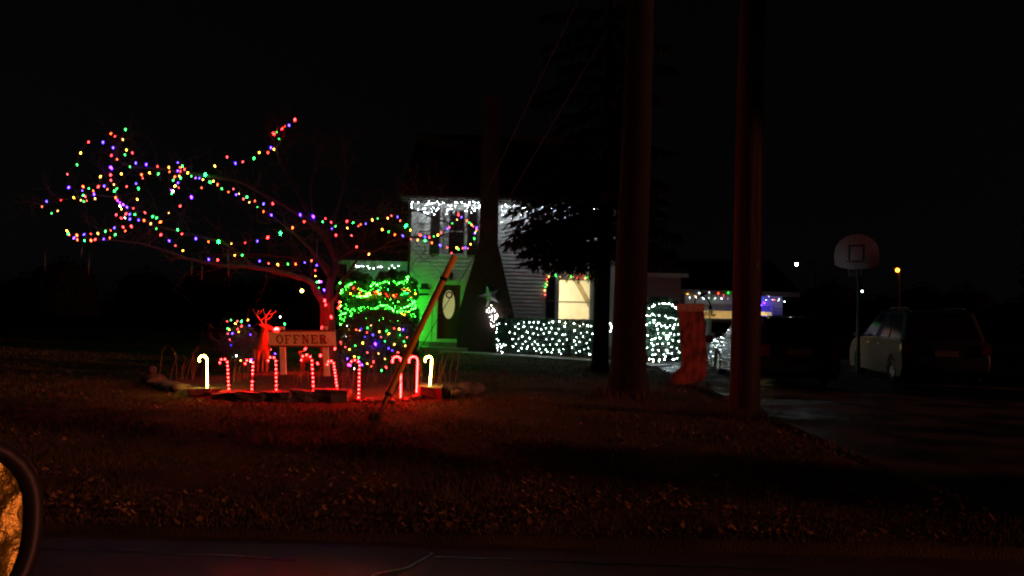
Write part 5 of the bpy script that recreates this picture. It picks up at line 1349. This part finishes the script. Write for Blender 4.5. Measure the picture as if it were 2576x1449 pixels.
# red string round the trunk foot
rp = [z6b(*p) for p in ((1575,785),(1590,832),(1733,805),(1728,864),(1642,958),(1553,1071))] + [zs(*p) for p in ((1448,768),(983,775),(1220,877),(1163,1008))]
light_string([P(x, y, 15.56 if i < 6 else 15.45) for i, (x, y) in enumerate(rp)], ['r'] * len(rp), 'c9', 260, 'red string lights wound round the fork and foot of the tree trunk', 'coloured light strings in the ornamental tree', scale=1.25)

# unlit hanging meteor tubes
for i, (x, ya, yb) in enumerate(((113, 639, 681), (206, 624, 648), (224, 651, 693), (483, 652, 690), (574, 640, 696), (508, 671, 704), (798, 602, 649))):
    Yd = depth_tree(x, ya); a, b_ = P(x, ya, Yd), P(x + random.uniform(-3, 1), yb, Yd)
    t = thing('icicle_tube', b_, 'thin clear unlit icicle tube hanging below a branch of the tree', 'icicle light', 'unlit icicle tubes in the tree')
    q = MB(); q.tube([a, b_], 0.012, 7); q.build('tube', M['clear_tube'], t, smooth=True)
    q = MB(); q.tube([a, a + Vector((0, 0, 0.14))], 0.003, 4); q.lathe([(0, 0.03), (0.014, 0.02), (0.014, -0.01), (0, -0.012)], 7, M=Matrix.Translation(a)); q.build('cap', M['wire'], t)

def nstring(zf, L, Yf, kind, s, label, default='w', group=None, scale=1.0, wmat='wire', jit=0.05, tilt=0.9):
    pts, cols = [], []
    for e in L:
        x, y = zf(e[0], e[1]); Yd = Yf(x, y) if callable(Yf) else Yf
        pts.append(P(x, y, Yd + random.uniform(-jit, jit))); cols.append(e[2] if len(e) > 2 else default)
    return light_string(pts, cols, kind, s, label, group, big=[i for i, e in enumerate(L) if len(e) > 3], scale=scale, wmat=wmat, sag=0.01, tilt=tilt)

# front of rounded shrubs as a function of photo position
def dome(xc, y0, rxp, ryp, Yc, ry_):
    def f(x, y):
        a = (x - xc) / rxp; b_ = (y - y0) / ryp
        return Yc - ry_ * math.sqrt(max(0.06, 1 - a * a * 0.9 - b_ * b_ * 0.75)) - 0.03
    return f
fdark = dome(950, 880, 100, 80, 18.3, 0.86)
nstring(z5, [(532,560,'w'),(545,587,'y'),(585,525,'r'),(608,598,'o'),(640,605,'y'),(655,585,'b'),(715,580,'g'),(748,557,'y'),(708,620,'r'),(818,610,'y'),(885,605,'g'),(907,630,'y'),(948,583,'r'),(992,587,'y'),(1028,590,'b'),(1000,645,'g'),(1068,663,'r'),(1035,700,'g'),(830,660,'r'),(510,660,'w'),(560,650,'r'),(780,717,'b',1),(867,700,'g'),(670,710,'y'),(600,738,'g'),(472,705,'r'),(478,728,'r'),(518,752,'r'),(550,770,'y'),(487,797,'y'),(958,725,'y'),(1053,738,'y'),(711,797,'r'),(808,808,'y'),(930,780,'b'),(980,798,'r'),(533,850,'b'),(593,835,'y'),(633,843,'g'),(865,857,'y'),(765,880,'r'),(708,897,'y'),(748,922,'o'),(877,928,'r'),(838,957,'g'),(660,905,'b'),(565,920,'b'),(600,940,'w'),(640,880,'p'),(545,905,'p'),(690,660,'b'),(760,640,'b'),(900,760,'b')],
    fdark, 'c9', 20, 'multicoloured lights scattered over the rounded dark shrub', scale=0.85)
nstring(z4, [(832,508,'g'),(800,520,'r'),(868,542,'y'),(893,518,'r'),(930,518,'g'),(988,508,'y'),(993,558,'b'),(932,562,'r'),(800,585,'g'),(822,597,'y'),(895,590,'r'),(905,615,'y'),(850,628,'b'),(805,632,'r'),(820,685,'r'),(828,727,'b'),(880,825,'w'),(922,867,'y'),(1010,640,'b'),(1020,860,'b'),(1010,880,'w'),(1075,912,'y'),(1187,772,'r'),(1228,808,'b'),(1310,542,'g'),(1273,478,'w')],
    lambda x, y: 16.75, 'c9', 20, 'coloured lights strung over the twiggy bush behind the reindeer', scale=0.85)

def fg(x, y):
    return 26.98 + (0.10 if y < 755 else -0.12) + (0.35 if x > 1030 else 0)
GREEN = [(465,180),(478,250),(472,272),(490,240),(520,215),(535,205),(548,198),(560,192),(575,188),(600,172),(620,200),(640,225),(650,240),(665,250),(690,262),(712,272),(728,265),(742,245),(735,285),(715,292),(700,297),(690,302),(672,300),(655,308),(640,302),(620,300),(600,294),(585,292),(565,275,'y'),(585,225,'r'),(630,235,'y'),(650,265,'r'),(690,300,'y'),(735,275,'y'),
  (745,208),(760,192),(775,183),(795,196),(805,190),(825,185),(800,200),(855,176),(870,170),(890,172),(905,180),(925,178),(950,165),(970,180),(990,182),(1000,178),(1020,172),(1045,160),(1070,145),(1075,125),(1062,130),(1065,172)]
nstring(z5, [e if len(e) > 2 else (*e, 'G') for e in GREEN], fg, 'mini', 120, 'green mini lights looped over the top of the tiered shrub', scale=1.25)
nstring(z5, [(780,262,'r'),(790,258,'o'),(812,245,'g'),(825,280,'g'),(805,270,'r'),(875,278,'r'),(868,225,'g'),(900,238,'g'),(885,290,'r'),(928,282,'r'),(945,290,'o'),(970,285,'r'),(955,300,'r'),(1020,270,'y'),(1020,285,'g'),(1045,272,'g'),(1060,240,'r'),(1070,272,'g'),(1088,243,'y'),(1110,280,'o'),(1100,290,'r'),(1125,285,'r'),(1138,275,'y'),(1140,248,'g'),(1140,215,'g'),(1130,270,'g'),(1100,320,'g'),(1120,345,'g')],
    fg, 'mini', 160, 'red and green mini lights across the waist of the tiered shrub', scale=1.2)
nstring(z5, [(x, y, 'G') for x, y in ((480,385),(515,405),(538,420),(560,430),(600,425),(640,410),(655,402),(670,395),(690,400),(715,398),(740,405),(760,410),(780,408),(800,400),(808,392),(830,380),(848,382),(865,380),(890,378),(908,395),(930,408),(960,400),(985,435),(1010,408),(1040,400),(1070,388),(1085,380),(1095,375),(1115,365),(1135,350),(1140,380),(1140,405),(1120,410),(1105,415),(1085,432),(1055,435),(1030,430),(1005,440),(980,438),(940,425))],
    fg, 'mini', 120, 'upper green mini light row on the lower tier of the tiered shrub', scale=1.25)
nstring(z5, [(470,465,'G'),(490,455,'G'),(502,458,'G'),(515,450,'G'),(565,475,'G'),(655,460,'y'),(595,490,'G'),(625,497,'G'),(650,500,'G'),(675,498,'G'),(700,495,'G'),(735,500,'G'),(770,498,'G'),(805,495,'G'),(850,497,'G'),(865,492,'G'),(880,488,'G'),(920,490,'G'),(945,485,'G'),(960,485,'G'),(990,480,'G'),(1020,455,'y'),(1045,490,'o'),(1000,500,'G'),(985,515,'G'),(1020,515,'G'),(1060,545,'G'),(1070,530,'o'),(915,515,'G'),(820,515,'G'),(560,520,'G'),(470,550,'G'),(455,595,'G')],
    fg, 'mini', 120, 'lowest green mini light row just above the dark shrub', scale=1.25)
fill = []
for k in range(110):
    x_, y_ = random.uniform(470, 1140), random.uniform(170, 520)
    if y_ < 215 and 640 < x_ < 740: continue
    fill.append((x_, y_, 'r' if 225 < y_ < 320 and x_ > 760 and random.random() < 0.6 else ('y' if random.random() < 0.08 else 'G')))
fill.sort(key=lambda e: (round(e[1] / 45), e[0]))
nstring(z5, fill, lambda x, y: fg(x, y) + 0.04, 'mini', 60, 'scattered green and red mini lights deep in the tiered shrub', scale=0.9, jit=0.08)
# the same green string carried round the wall side of the shrub
bp_ = []
for k in range(64):
    a = R(40 + 80 * ((k * 0.381) % 1.0)); zz_ = 0.35 + 2.0 * k / 64; w_ = 1.0 if zz_ < 1.7 else 0.92
    bp_.append(Vector((yx + 1.42 * w_ * math.cos(a), 27.7 + 0.88 * math.sin(a), zz_)))
bp_.sort(key=lambda p: (round(p.z * 3), p.x))
light_string(bp_, ['G'] * len(bp_), 'mini', 420, 'green mini lights on the wall side of the tiered shrub', scale=1.3)
# icicle lights under the main eave
EL = [(400,130),(397,160),(397,205),(397,250),(420,110),(505,240),(530,222),(510,120),(572,235),(618,220),(620,280),(663,298),(640,165),(620,178),(655,145),(690,100),(708,145),(740,132),(735,232),(765,210),(745,272),(775,318),(778,128),(827,110),(855,152),(840,220),(825,235),(800,260),(912,125),(938,135),(1005,165),(990,245),(985,308),(1030,215),(1060,170),(1048,185),(1060,235),(1120,180),(1130,125),(1160,128),(1227,123),(1275,147),(1292,165),(1297,260),(1325,205),(1345,162),(1362,118),(1390,295),(1400,218),(1428,110),(1450,130),(1437,165),(1455,215),(1437,263),(1505,122),(1525,170),(1510,212),(1520,190)]
nstring(ze, EL, EY - 0.09, 'mini', 200, 'white icicle lights along the eave left of the chimney', default='c', scale=0.95, wmat='white_wire', jit=0.02)
pts = []; xx = 1262
while xx < 1520:
    n_ = random.choice((1, 2, 3, 4)); y0 = 519 + (xx - 1262) * 0.027
    for k in range(n_): pts.append((xx + random.uniform(-3, 3), y0 + k * random.uniform(7, 13) + random.uniform(-4, 3)))
    xx += random.uniform(6, 12)
nstring(lambda x, y: (x, y), pts, EY - 0.09, 'mini', 220, 'white icicle lights along the eave behind the conifer', default='c', scale=0.95, wmat='white_wire', jit=0.02)
nstring(z3, [(355,905),(370,915),(385,915),(400,912),(420,910),(445,910),(495,913),(515,933),(565,937),(610,925),(630,918),(640,915),(658,920),(740,935),(778,905),(808,928),(855,908)], 30.02, 'mini', 40, 'white lights along the eave of the low dark wing', default='c', scale=1.15, wmat='white_wire', jit=0.01)
# garland lights round the lit window
nstring(z6, [(640,825,'r'),(638,790,'y'),(640,765,'g'),(652,750,'y'),(645,738,'g'),(655,725,'y'),(650,705,'r'),(668,685,'y'),(720,672,'g'),(730,682,'g'),(757,690,'y'),(785,660,'o'),(822,685,'y'),(840,682,'g'),(855,685,'y'),(880,690,'r'),(895,660,'r'),(912,692,'o'),(930,670,'r'),(945,698,'y'),(975,688,'g'),(985,680,'y'),(1010,685,'r')], WY - 0.09, 'c9', 13, 'red green and yellow lights framing the lit window', jit=0.01, scale=1.2)
# net lights
HEDGE = [(335,1055),(430,1052),(475,1042),(515,1040),(550,1040),(585,1040),(630,1058),(670,1045),(700,1037),(747,1035),(795,1047),(862,1050),(935,1057),(967,1065),(993,1070),(905,1070),(788,1072),(745,1090),(687,1087),(645,1087),(608,1095),(578,1087),(533,1077),(475,1072),(435,1090),(410,1075),(365,1118),(403,1127),(497,1117),(548,1127),(585,1138),(625,1128),(673,1118),(723,1125),(775,1137),(795,1135),(867,1102),(917,1125),(965,1117),(1003,1130),(985,1175),(933,1152),(905,1192),(880,1157),(865,1183),(805,1175),(745,1183),(697,1170),(650,1173),(560,1190),(515,1163),(463,1150),(435,1170),(388,1170),(390,1227),(413,1207),(467,1210),(485,1190),(505,1227),(538,1210),(583,1213),(627,1217),(675,1213),(727,1212),(777,1208),(877,1215),(960,1202),(975,1240),(985,1287),(940,1250),(907,1265),(877,1275),(850,1238),(780,1247),(762,1283),(743,1255),(745,1270),(698,1252),(690,1273),(655,1268),(643,1250),(610,1275),(598,1247),(568,1262),(555,1243),(497,1245),(455,1240),(432,1262)]
nstring(z6, HEDGE, lambda x, y: HYC - HYD - 0.055, 'mini', 62, 'white net lights spread over the clipped hedge', default='c', scale=1.1, jit=0.015, tilt=1.2)
nstring(z6, [(283,1050),(265,1060),(265,1090),(263,1118),(265,1170),(278,1180),(267,1215),(275,1225),(290,1210),(305,1225),(320,1222),(333,1218),(318,1208),(300,1232),(268,1240),(270,1255),(300,1265),(310,1275),(287,1293),(272,1290)], 26.95, 'mini', 45, 'white lights trailing down the small bush by the chimney', default='c', scale=1.0, jit=0.03)
nstring(zc, [(375,400),(328,445),(400,443),(300,485),(348,490),(390,485),(412,470),(300,515),(335,525),(370,522),(430,510),(440,490),(475,548),(445,575),(490,578),(470,605),(390,580),(352,600),(445,630),(480,630),(385,622),(375,655),(440,650),(412,690),(360,718),(382,760),(420,760),(375,745),(395,775),(515,715),(480,745),(630,730)], CY0 - 0.12, 'mini', 40, 'bunched white lights hanging on the brick chimney below the star', default='w', scale=0.95, jit=0.03, wmat='white_wire')
nstring(z6, [(1148,1070),(1150,1090),(1145,1110),(1142,1050)], 27.5, 'mini', 60, 'few white lights between the conifer and the thick trunk', default='c', scale=1.5)
RB = [(305,465),(325,455),(350,440),(383,425),(408,410),(450,398),(485,397),(513,397),(550,397),(580,412),(607,438),(615,543),(585,535),(563,530),(538,535),(512,517),(447,510),(403,508),(385,495),(357,515),(333,510),(303,505),(290,550),(323,553),(300,600),(330,598),(362,580),(400,557),(398,582),(430,605),(445,585),(460,590),(475,613),(502,608),(553,610),(598,600),(635,597),(585,632),(525,630),(437,643),(440,683),(497,680),(518,705),(540,710),(562,683),(597,697),(640,690),(640,757),(585,750),(525,735),(457,728),(415,735),(383,742),(340,703),(297,710),(322,747),(292,772),(378,777),(393,800),(432,785),(485,785),(543,780),(570,815),(620,828),(640,865),(572,877),(537,873),(527,847),(447,848),(383,843),(335,822),(293,903),(300,915),(387,890),(410,888),(497,887),(513,905),(622,923),(587,933),(500,935),(453,932),(450,950),(390,955),(387,935),(355,935)]
nstring(z7, RB, dome(1665, 845, 62, 110, 25.9, 0.76), 'mini', 105, 'white net lights over the dome shaped shrub', default='c', scale=1.1, jit=0.015, tilt=1.2)
# garage eave string
GS = [(235,215,'y'),(380,250,'y'),(460,190,'c'),(545,298,'c'),(640,180,'c'),(720,315,'g'),(810,195,'o'),(915,228,'r'),(910,265,'r'),(1000,185,'g'),(1120,240,'y'),(1250,260,'r'),(1380,280,'g'),(1480,300,'b'),(1560,270,'b'),(1655,352,'b'),(1760,260,'c'),(1860,318,'o'),(1960,300,'c'),(2048,355,'c')]
nstring(zg, GS, GY - 0.40, 'c9', 16, 'coloured lights dangling from the garage eave', jit=0.01, scale=0.9)
nstring(lambda x, y: (x, y), [(1735 + 16 * k, 748 + 0.5 * k, 'c') for k in range(15)], GY - 0.30, 'mini', 45, 'added small white lights under the garage eave brightening its header', jit=0.01, scale=0.8, wmat='white_wire')  # extra hidden bulbs added to light the garage header
q = P(1908, 762, GY - 0.3)
light_string([q, q + Vector((0.12, 0, -0.06)), q + Vector((0.24, 0, 0.02))], ['b'] * 3, 'c9', 90, 'bright blue bulbs at the garage eave behind the pole', scale=1.3)

# ================================================================== VEHICLES
def roundoff(o, w):
    bm = bmesh.new(); bm.from_mesh(o.data); bmesh.ops.remove_doubles(bm, verts=bm.verts, dist=1e-5)
    ed = [e for e in bm.edges if len(e.link_faces) == 2 and e.calc_face_angle(0) > R(24)]
    bmesh.ops.bevel(bm, geom=ed, offset=w, segments=3, profile=0.6, affect='EDGES', clamp_overlap=True)
    bm.to_mesh(o.data); bm.free(); o.data.polygons.foreach_set('use_smooth', [True] * len(o.data.polygons))
    o.data.set_sharp_from_angle(angle=R(35)) if hasattr(o.data, 'set_sharp_from_angle') else None
def car(loc, rz, L, Wd, H, belt, paint, label, name, hood=1.05, wind=0.75, rear=0.45, rearbase=0.05, hoodz=None, rails=False, cat='car'):
    """x forward, origin at the rear bottom centre"""
    t = thing(name, loc, label, cat, rz=rz)
    hw = Wd / 2; hz = hoodz or belt - 0.06; wr = 0.34; zc_ = 0.2
    ax = (0.82, L - 0.92)
    prof = [(0.05, 0.32), (0.0, 0.42), (0.0, 0.62), (0.04, 0.72), (0.03, belt - 0.05), (0.10, belt), (L - hood - 0.15, belt), (L - hood + 0.05, belt - 0.01), (L - 0.45, hz - 0.04), (L - 0.14, hz - 0.16), (L - 0.03, hz - 0.34), (L, 0.5), (L - 0.02, 0.34), (L - 0.12, zc_)]
    for a in ax[::-1]:
        prof += [(a + (wr + 0.05) * math.cos(th), max(zc_, wr + (wr + 0.05) * math.sin(th))) for th in np.linspace(-0.35, math.pi + 0.35, 13)]
    prof += [(0.15, zc_)]
    cxm, czm = L / 2, 0.62; vs = []; fs = []; n = len(prof)
    for (y, k, dz_) in ((-hw, 0.0, 0.035), (-hw + 0.05, 0.035, 0.0), (hw - 0.05, 0.035, 0.0), (hw, 0.0, 0.035)):
        for x, z in prof:
            vs.append((x + (0.04 if x < 0.3 else (-0.06 if x > L - 0.3 else 0)) * (dz_ > 0), y, z - (dz_ if z > belt - 0.3 else 0)))
    for r_ in range(3):
        for i in range(n):
            j = (i + 1) % n; fs.append((r_ * n + i, r_ * n + j, (r_ + 1) * n + j, (r_ + 1) * n + i))
    q = MB(); q.add(vs, fs); q.add(vs[:n], [tuple(range(n))]); q.add(vs[3*n:], [tuple(range(n))[::-1]]); roundoff(q.build('body', paint, t, local=True), 0.045)
    # cabin: belt outline lofted to a smaller roof outline
    xb0, xb1 = rearbase + 0.03, L - hood; xr0, xr1 = rearbase + rear, L - hood - wind
    def ring(x0, x1, w, z, cr):
        pts = []
        for (cx_, cy_, a0) in ((x1 - cr, w - cr, 0), (x0 + cr, w - cr, 90), (x0 + cr, -w + cr, 180), (x1 - cr, -w + cr, 270)):
            for k in range(5): a = R(a0 + 22.5 * k); pts.append((cx_ + cr * math.cos(a), cy_ + cr * math.sin(a), z))
        return pts
    rings = [ring(xb0, xb1, hw - 0.05, belt - 0.04, 0.10), ring(xb0 + 0.02, xb1 - 0.02, hw - 0.06, belt, 0.12), ring(xr0, xr1, hw - 0.20, H - 0.07, 0.16), ring(xr0 + 0.10, xr1 - 0.12, hw - 0.28, H - 0.015, 0.18), ring(xr0 + 0.35, xr1 - 0.4, hw - 0.45, H, 0.2)]
    m_ = len(rings[0]); q = MB(); vs = [p for r_ in rings for p in r_]; fs = []
    for r_ in range(len(rings) - 1):
        for i in range(m_): j = (i + 1) % m_; fs.append((r_ * m_ + i, r_ * m_ + j, (r_ + 1) * m_ + j, (r_ + 1) * m_ + i))
    fs.append(tuple(range((len(rings) - 1) * m_, len(rings) * m_))); q.add(vs, fs); roundoff(q.build('cabin', paint, t, local=True, smooth=False), 0.03)
    zl, zh = belt + 0.03, H - 0.11
    def side_pt(u, v, s):      # u along, v up on the cabin flank
        f_ = (zl + (zh - zl) * v - belt) / (H - 0.07 - belt); w = (hw - 0.06) + (0.06 - 0.20) * f_
        a = xb0 + 0.16 + (xr0 - xb0 + 0.02) * f_; c = xb1 - 0.16 + (xr1 - xb1 - 0.02) * f_
        return Vector((a + (c - a) * u, s * (w + 0.006), zl + (zh - zl) * v))
    wins = ((0.02, 0.27), (0.31, 0.63), (0.66, 0.97))
    for s in (1, -1):
        for u0, u1 in wins:
            q = MB(); q.add([side_pt(u0, 0, s), side_pt(u1, 0, s), side_pt(u1, 1, s), side_pt(u0, 1, s)], [(0, 1, 2, 3)]); q.build('side_window', M['car_glass'], t, local=True)
        q = MB(); a, c = side_pt(0.0, -0.04, s), side_pt(1.0, -0.04, s); q.tube([a + Vector((0, s * 0.01, 0)), c + Vector((0, s * 0.01, 0))], 0.012, 5); q.build('belt_trim', M['rim'], t, local=True)
    def end_pane(front):
        f0, f1 = (zl - belt) / (H - 0.07 - belt), (zh - belt) / (H - 0.07 - belt); vs = []
        for f_, z in ((f0, zl), (f1, zh)):
            x = (xb1 - 0.02 + (xr1 - xb1 + 0.02) * f_ + 0.006) if front else (xb0 + 0.02 + (xr0 - xb0 - 0.02) * f_ - 0.006)
            w = (hw - 0.06) - 0.14 * f_ - 0.13
            vs += [Vector((x, -w, z)), Vector((x, w, z))]
        q = MB(); q.add([vs[0], vs[1], vs[3], vs[2]], [(0, 1, 2, 3)]); q.build('windshield' if front else 'rear_window', M['car_glass'], t, local=True)
    end_pane(True); end_pane(False)
    for s in (1, -1):
        q = MB(); q.box((-0.015, min(s * (hw - 0.22), s * (hw - 0.03)), belt - 0.30), (0.10, max(s * (hw - 0.22), s * (hw - 0.03)), belt - 0.06)); q.box((0.02, min(s*(hw-0.03), s*(hw+0.004)), belt - 0.27), (0.22, max(s*(hw-0.03), s*(hw+0.004)), belt - 0.09)); q.build('tail_lamp', M['red_lens'], t, local=True)
        q = MB(); q.box((L - 0.32, min(s * (hw - 0.40), s * (hw - 0.06)), hz - 0.34), (L - 0.06, max(s * (hw - 0.40), s * (hw - 0.06)), hz - 0.20)); q.build('head_lamp', M['clear_lens'], t, local=True)
        mx = xb1 - 0.42; q = MB(); q.lathe([(0, -0.06), (0.07, -0.05), (0.085, 0.0), (0.06, 0.07), (0, 0.09)], 10, M=Matrix.Translation((mx, s * (hw + 0.12), belt + 0.06)) @ Matrix.Rotation(R(90), 4, 'Y') @ Matrix.Scale(1.35, 4, (0, 1, 0))); q.box((mx - 0.02, min(s*(hw-0.06), s*(hw+0.08)), belt + 0.0), (mx + 0.03, max(s*(hw-0.06), s*(hw+0.08)), belt + 0.045)); q.build('side_mirror', M['blackplastic'], t, local=True, smooth=False)
        for hx in (L * 0.36, L * 0.56):
            q = MB(); q.box((hx, min(s*(hw-0.01), s*(hw+0.03)), belt - 0.16), (hx + 0.2, max(s*(hw-0.01), s*(hw+0.03)), belt - 0.125)); q.build('door_handle', M['rim'], t, local=True)
        q = MB(); q.box((0.95, min(s*(hw-0.02), s*(hw+0.012)), 0.40), (L - 1.2, max(s*(hw-0.02), s*(hw+0.012)), 0.46)); q.build('rub_strip', M['blackplastic'], t, local=True)
        if rails:
            q = MB(); q.tube([(xr0 + 0.25, s * (hw - 0.33), H + 0.005), (xr0 + 0.4, s * (hw - 0.33), H + 0.05), (xr1 - 0.7, s * (hw - 0.33), H + 0.05), (xr1 - 0.55, s * (hw - 0.33), H + 0.0)], 0.018, 6); q.build('roof_rail', M['rim'], t, local=True)
        for a in ax:
            Mx = Matrix.Translation((a, s * (hw - 0.11), wr)) @ Matrix.Rotation(R(-90 * s), 4, 'X')
            q = MB(); q.lathe([(0.20, -0.10), (0.31, -0.10), (0.34, -0.07), (0.34, 0.06), (0.31, 0.10), (0.21, 0.10), (0.20, 0.08)], 22, M=Mx); wh = q.build('wheel', M['tyre'], t, local=True, smooth=True)
            q = MB(); q.lathe([(0, 0.085), (0.05, 0.085), (0.06, 0.06), (0.18, 0.075), (0.205, 0.09), (0.205, -0.09), (0, -0.09)], 20, M=Mx); q.build('rim', M['rim'], wh, local=True)
    q = MB(); q.box((-0.06, -hw + 0.08, 0.36), (0.06, hw - 0.08, 0.56)); roundoff(q.build('rear_bumper', paint, t, local=True), 0.05)
    q = MB(); q.box((-0.012, -0.26, 0.70), (0.03, 0.26, 0.84)); q.build('number_plate', M['plate'], t, local=True)
    q = MB(); q.box((xr0 - 0.10, -hw + 0.30, H - 0.07), (xr0 + 0.14, hw - 0.30, H - 0.03)); q.build('spoiler', paint, t, local=True)
    q = MB(); q.tube([(xb0 + 0.02, -0.05, belt + 0.06), (xb0 + 0.12, 0.35, belt + 0.10)], 0.01, 5); q.build('wiper', M['blackplastic'], t, local=True)
    return t
FW = R(90)
car((6.33, 17.6, 0.0), FW, 4.5, 1.78, 1.56, 0.98, M['paint_grey'], 'dark grey wagon parked nose in, glittering with reflected lights', 'parked_car', rear=0.35)
car((7.30, 26.6, 0.0), FW, 4.3, 1.70, 1.42, 0.92, M['paint_white'], 'white hatchback standing before the lit garage', 'parked_car', rear=0.5)
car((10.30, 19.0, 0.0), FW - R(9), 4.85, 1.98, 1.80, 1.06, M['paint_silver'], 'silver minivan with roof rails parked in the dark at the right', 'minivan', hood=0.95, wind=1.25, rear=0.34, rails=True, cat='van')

# ================================================================== SIDE MIRROR of the car the picture is taken from
mc = Vector((-0.556, 0.745, 1.318))
nrm = Vector((0.764, -0.604, 0.23)).normalized()
mxv = Vector((0, 0, 1)).cross(nrm).normalized(); myv = nrm.cross(mxv).normalized()
mir = thing('car_side_mirror', mc - Vector((0, 0, 0.12)), 'black car side mirror with amber glow tinted into its rain speckled glass', 'car mirror')
def egg(a, b_, n=40, sq=2.5, off=0.0):
    out = []
    for k in range(n):
        t_ = 2 * math.pi * k / n; c_, s_ = math.cos(t_), math.sin(t_)
        r_ = (abs(c_) ** sq + abs(s_) ** sq) ** (-1 / sq)
        out.append((a * r_ * c_ * (1 + 0.10 * s_), b_ * r_ * s_))
    return out
def ring3(a, b_, d): return [mc + mxv * x + myv * y + nrm * d for x, y in egg(a, b_)]
q = MB(); R_ = [ring3(0.103, 0.086, -0.002), ring3(0.106, 0.089, 0.010), ring3(0.118, 0.100, 0.011), ring3(0.122, 0.104, 0.0), ring3(0.118, 0.100, -0.04), ring3(0.09, 0.075, -0.085), ring3(0.04, 0.03, -0.105)]
vs = [p for r_ in R_ for p in r_]; n = 40; fs = []
for r_ in range(len(R_) - 1):
    for i in range(n): j = (i + 1) % n; fs.append((r_ * n + i, r_ * n + j, (r_ + 1) * n + j, (r_ + 1) * n + i))
fs.append(tuple(range((len(R_) - 1) * n, len(R_) * n))); q.add(vs, fs); q.build('housing', M['blackplastic'], mir, smooth=True)
mt, nt, out_ = new_mat('mirror_glass')
pb = nt.nodes.new('ShaderNodeBsdfPrincipled'); pb.inputs['Metallic'].default_value = 0.9; pb.inputs['Base Color'].default_value = (0.30, 0.24, 0.04, 1); pb.inputs['Roughness'].default_value = 0.36  # amber of the reflected light put into the base colour
tcn = nt.nodes.new('ShaderNodeTexCoord'); nz = nt.nodes.new('ShaderNodeTexNoise'); nz.inputs['Scale'].default_value = 45; nz.inputs['Detail'].default_value = 5
wv = nt.nodes.new('ShaderNodeTexWave'); wv.inputs['Scale'].default_value = 9; wv.inputs['Distortion'].default_value = 6
mxn = nt.nodes.new('ShaderNodeMath'); mxn.operation = 'ADD'
bpn = nt.nodes.new('ShaderNodeBump'); bpn.inputs['Strength'].default_value = 0.9; bpn.inputs['Distance'].default_value = 0.006
nt.links.new(tcn.outputs['Object'], nz.inputs['Vector']); nt.links.new(tcn.outputs['Object'], wv.inputs['Vector'])
nt.links.new(nz.outputs['Fac'], mxn.inputs[0]); nt.links.new(wv.outputs['Fac'], mxn.inputs[1]); nt.links.new(mxn.outputs[0], bpn.inputs['Height']); nt.links.new(bpn.outputs[0], pb.inputs['Normal']); nt.links.new(pb.outputs[0], out_.inputs['Surface'])
q = MB(); q.add(ring3(0.1035, 0.0865, 0.0), [tuple(range(n))]); gl = q.build('mirror_glass', mt, mir)
dr = MB()
for i in range(140):
    a, b_ = random.uniform(-1, 1), random.uniform(-1, 1)
    if abs(a) ** 2.5 + abs(b_) ** 2.5 > 0.9: continue
    r_ = random.uniform(0.0012, 0.0036); c_ = mc + mxv * a * 0.09 + myv * b_ * 0.08
    Mx = Matrix.Translation(c_) @ nrm.to_track_quat('Z', 'Y').to_matrix().to_4x4()
    dr.lathe([(r_, 0.0002), (r_ * 0.8, r_ * 0.45), (r_ * 0.4, r_ * 0.7), (0, r_ * 0.78)], 8, M=Mx)
M['water'] = mat('water', (0.6, 0.58, 0.55), (0.6, 0.58, 0.55), 5, rough=0.25, spec=0.8, metal=0.5)
dr.build('raindrops', M['water'], gl, smooth=True, kind='stuff')
q = MB(); q.tube([mc - nrm * 0.05 - myv * 0.07 - mxv * 0.02, mc + Vector((-0.02, -0.14, -0.17)), mc + Vector((0.0, -0.24, -0.24))], [0.035, 0.03, 0.04], 8); q.build('arm', M['blackplastic'], mir, smooth=True)
q = MB(); q.box((-1.3, 0.42, 0.45), (1.1, 0.50, 1.08)); q.build('door_skin', M['blackplastic'], mir)
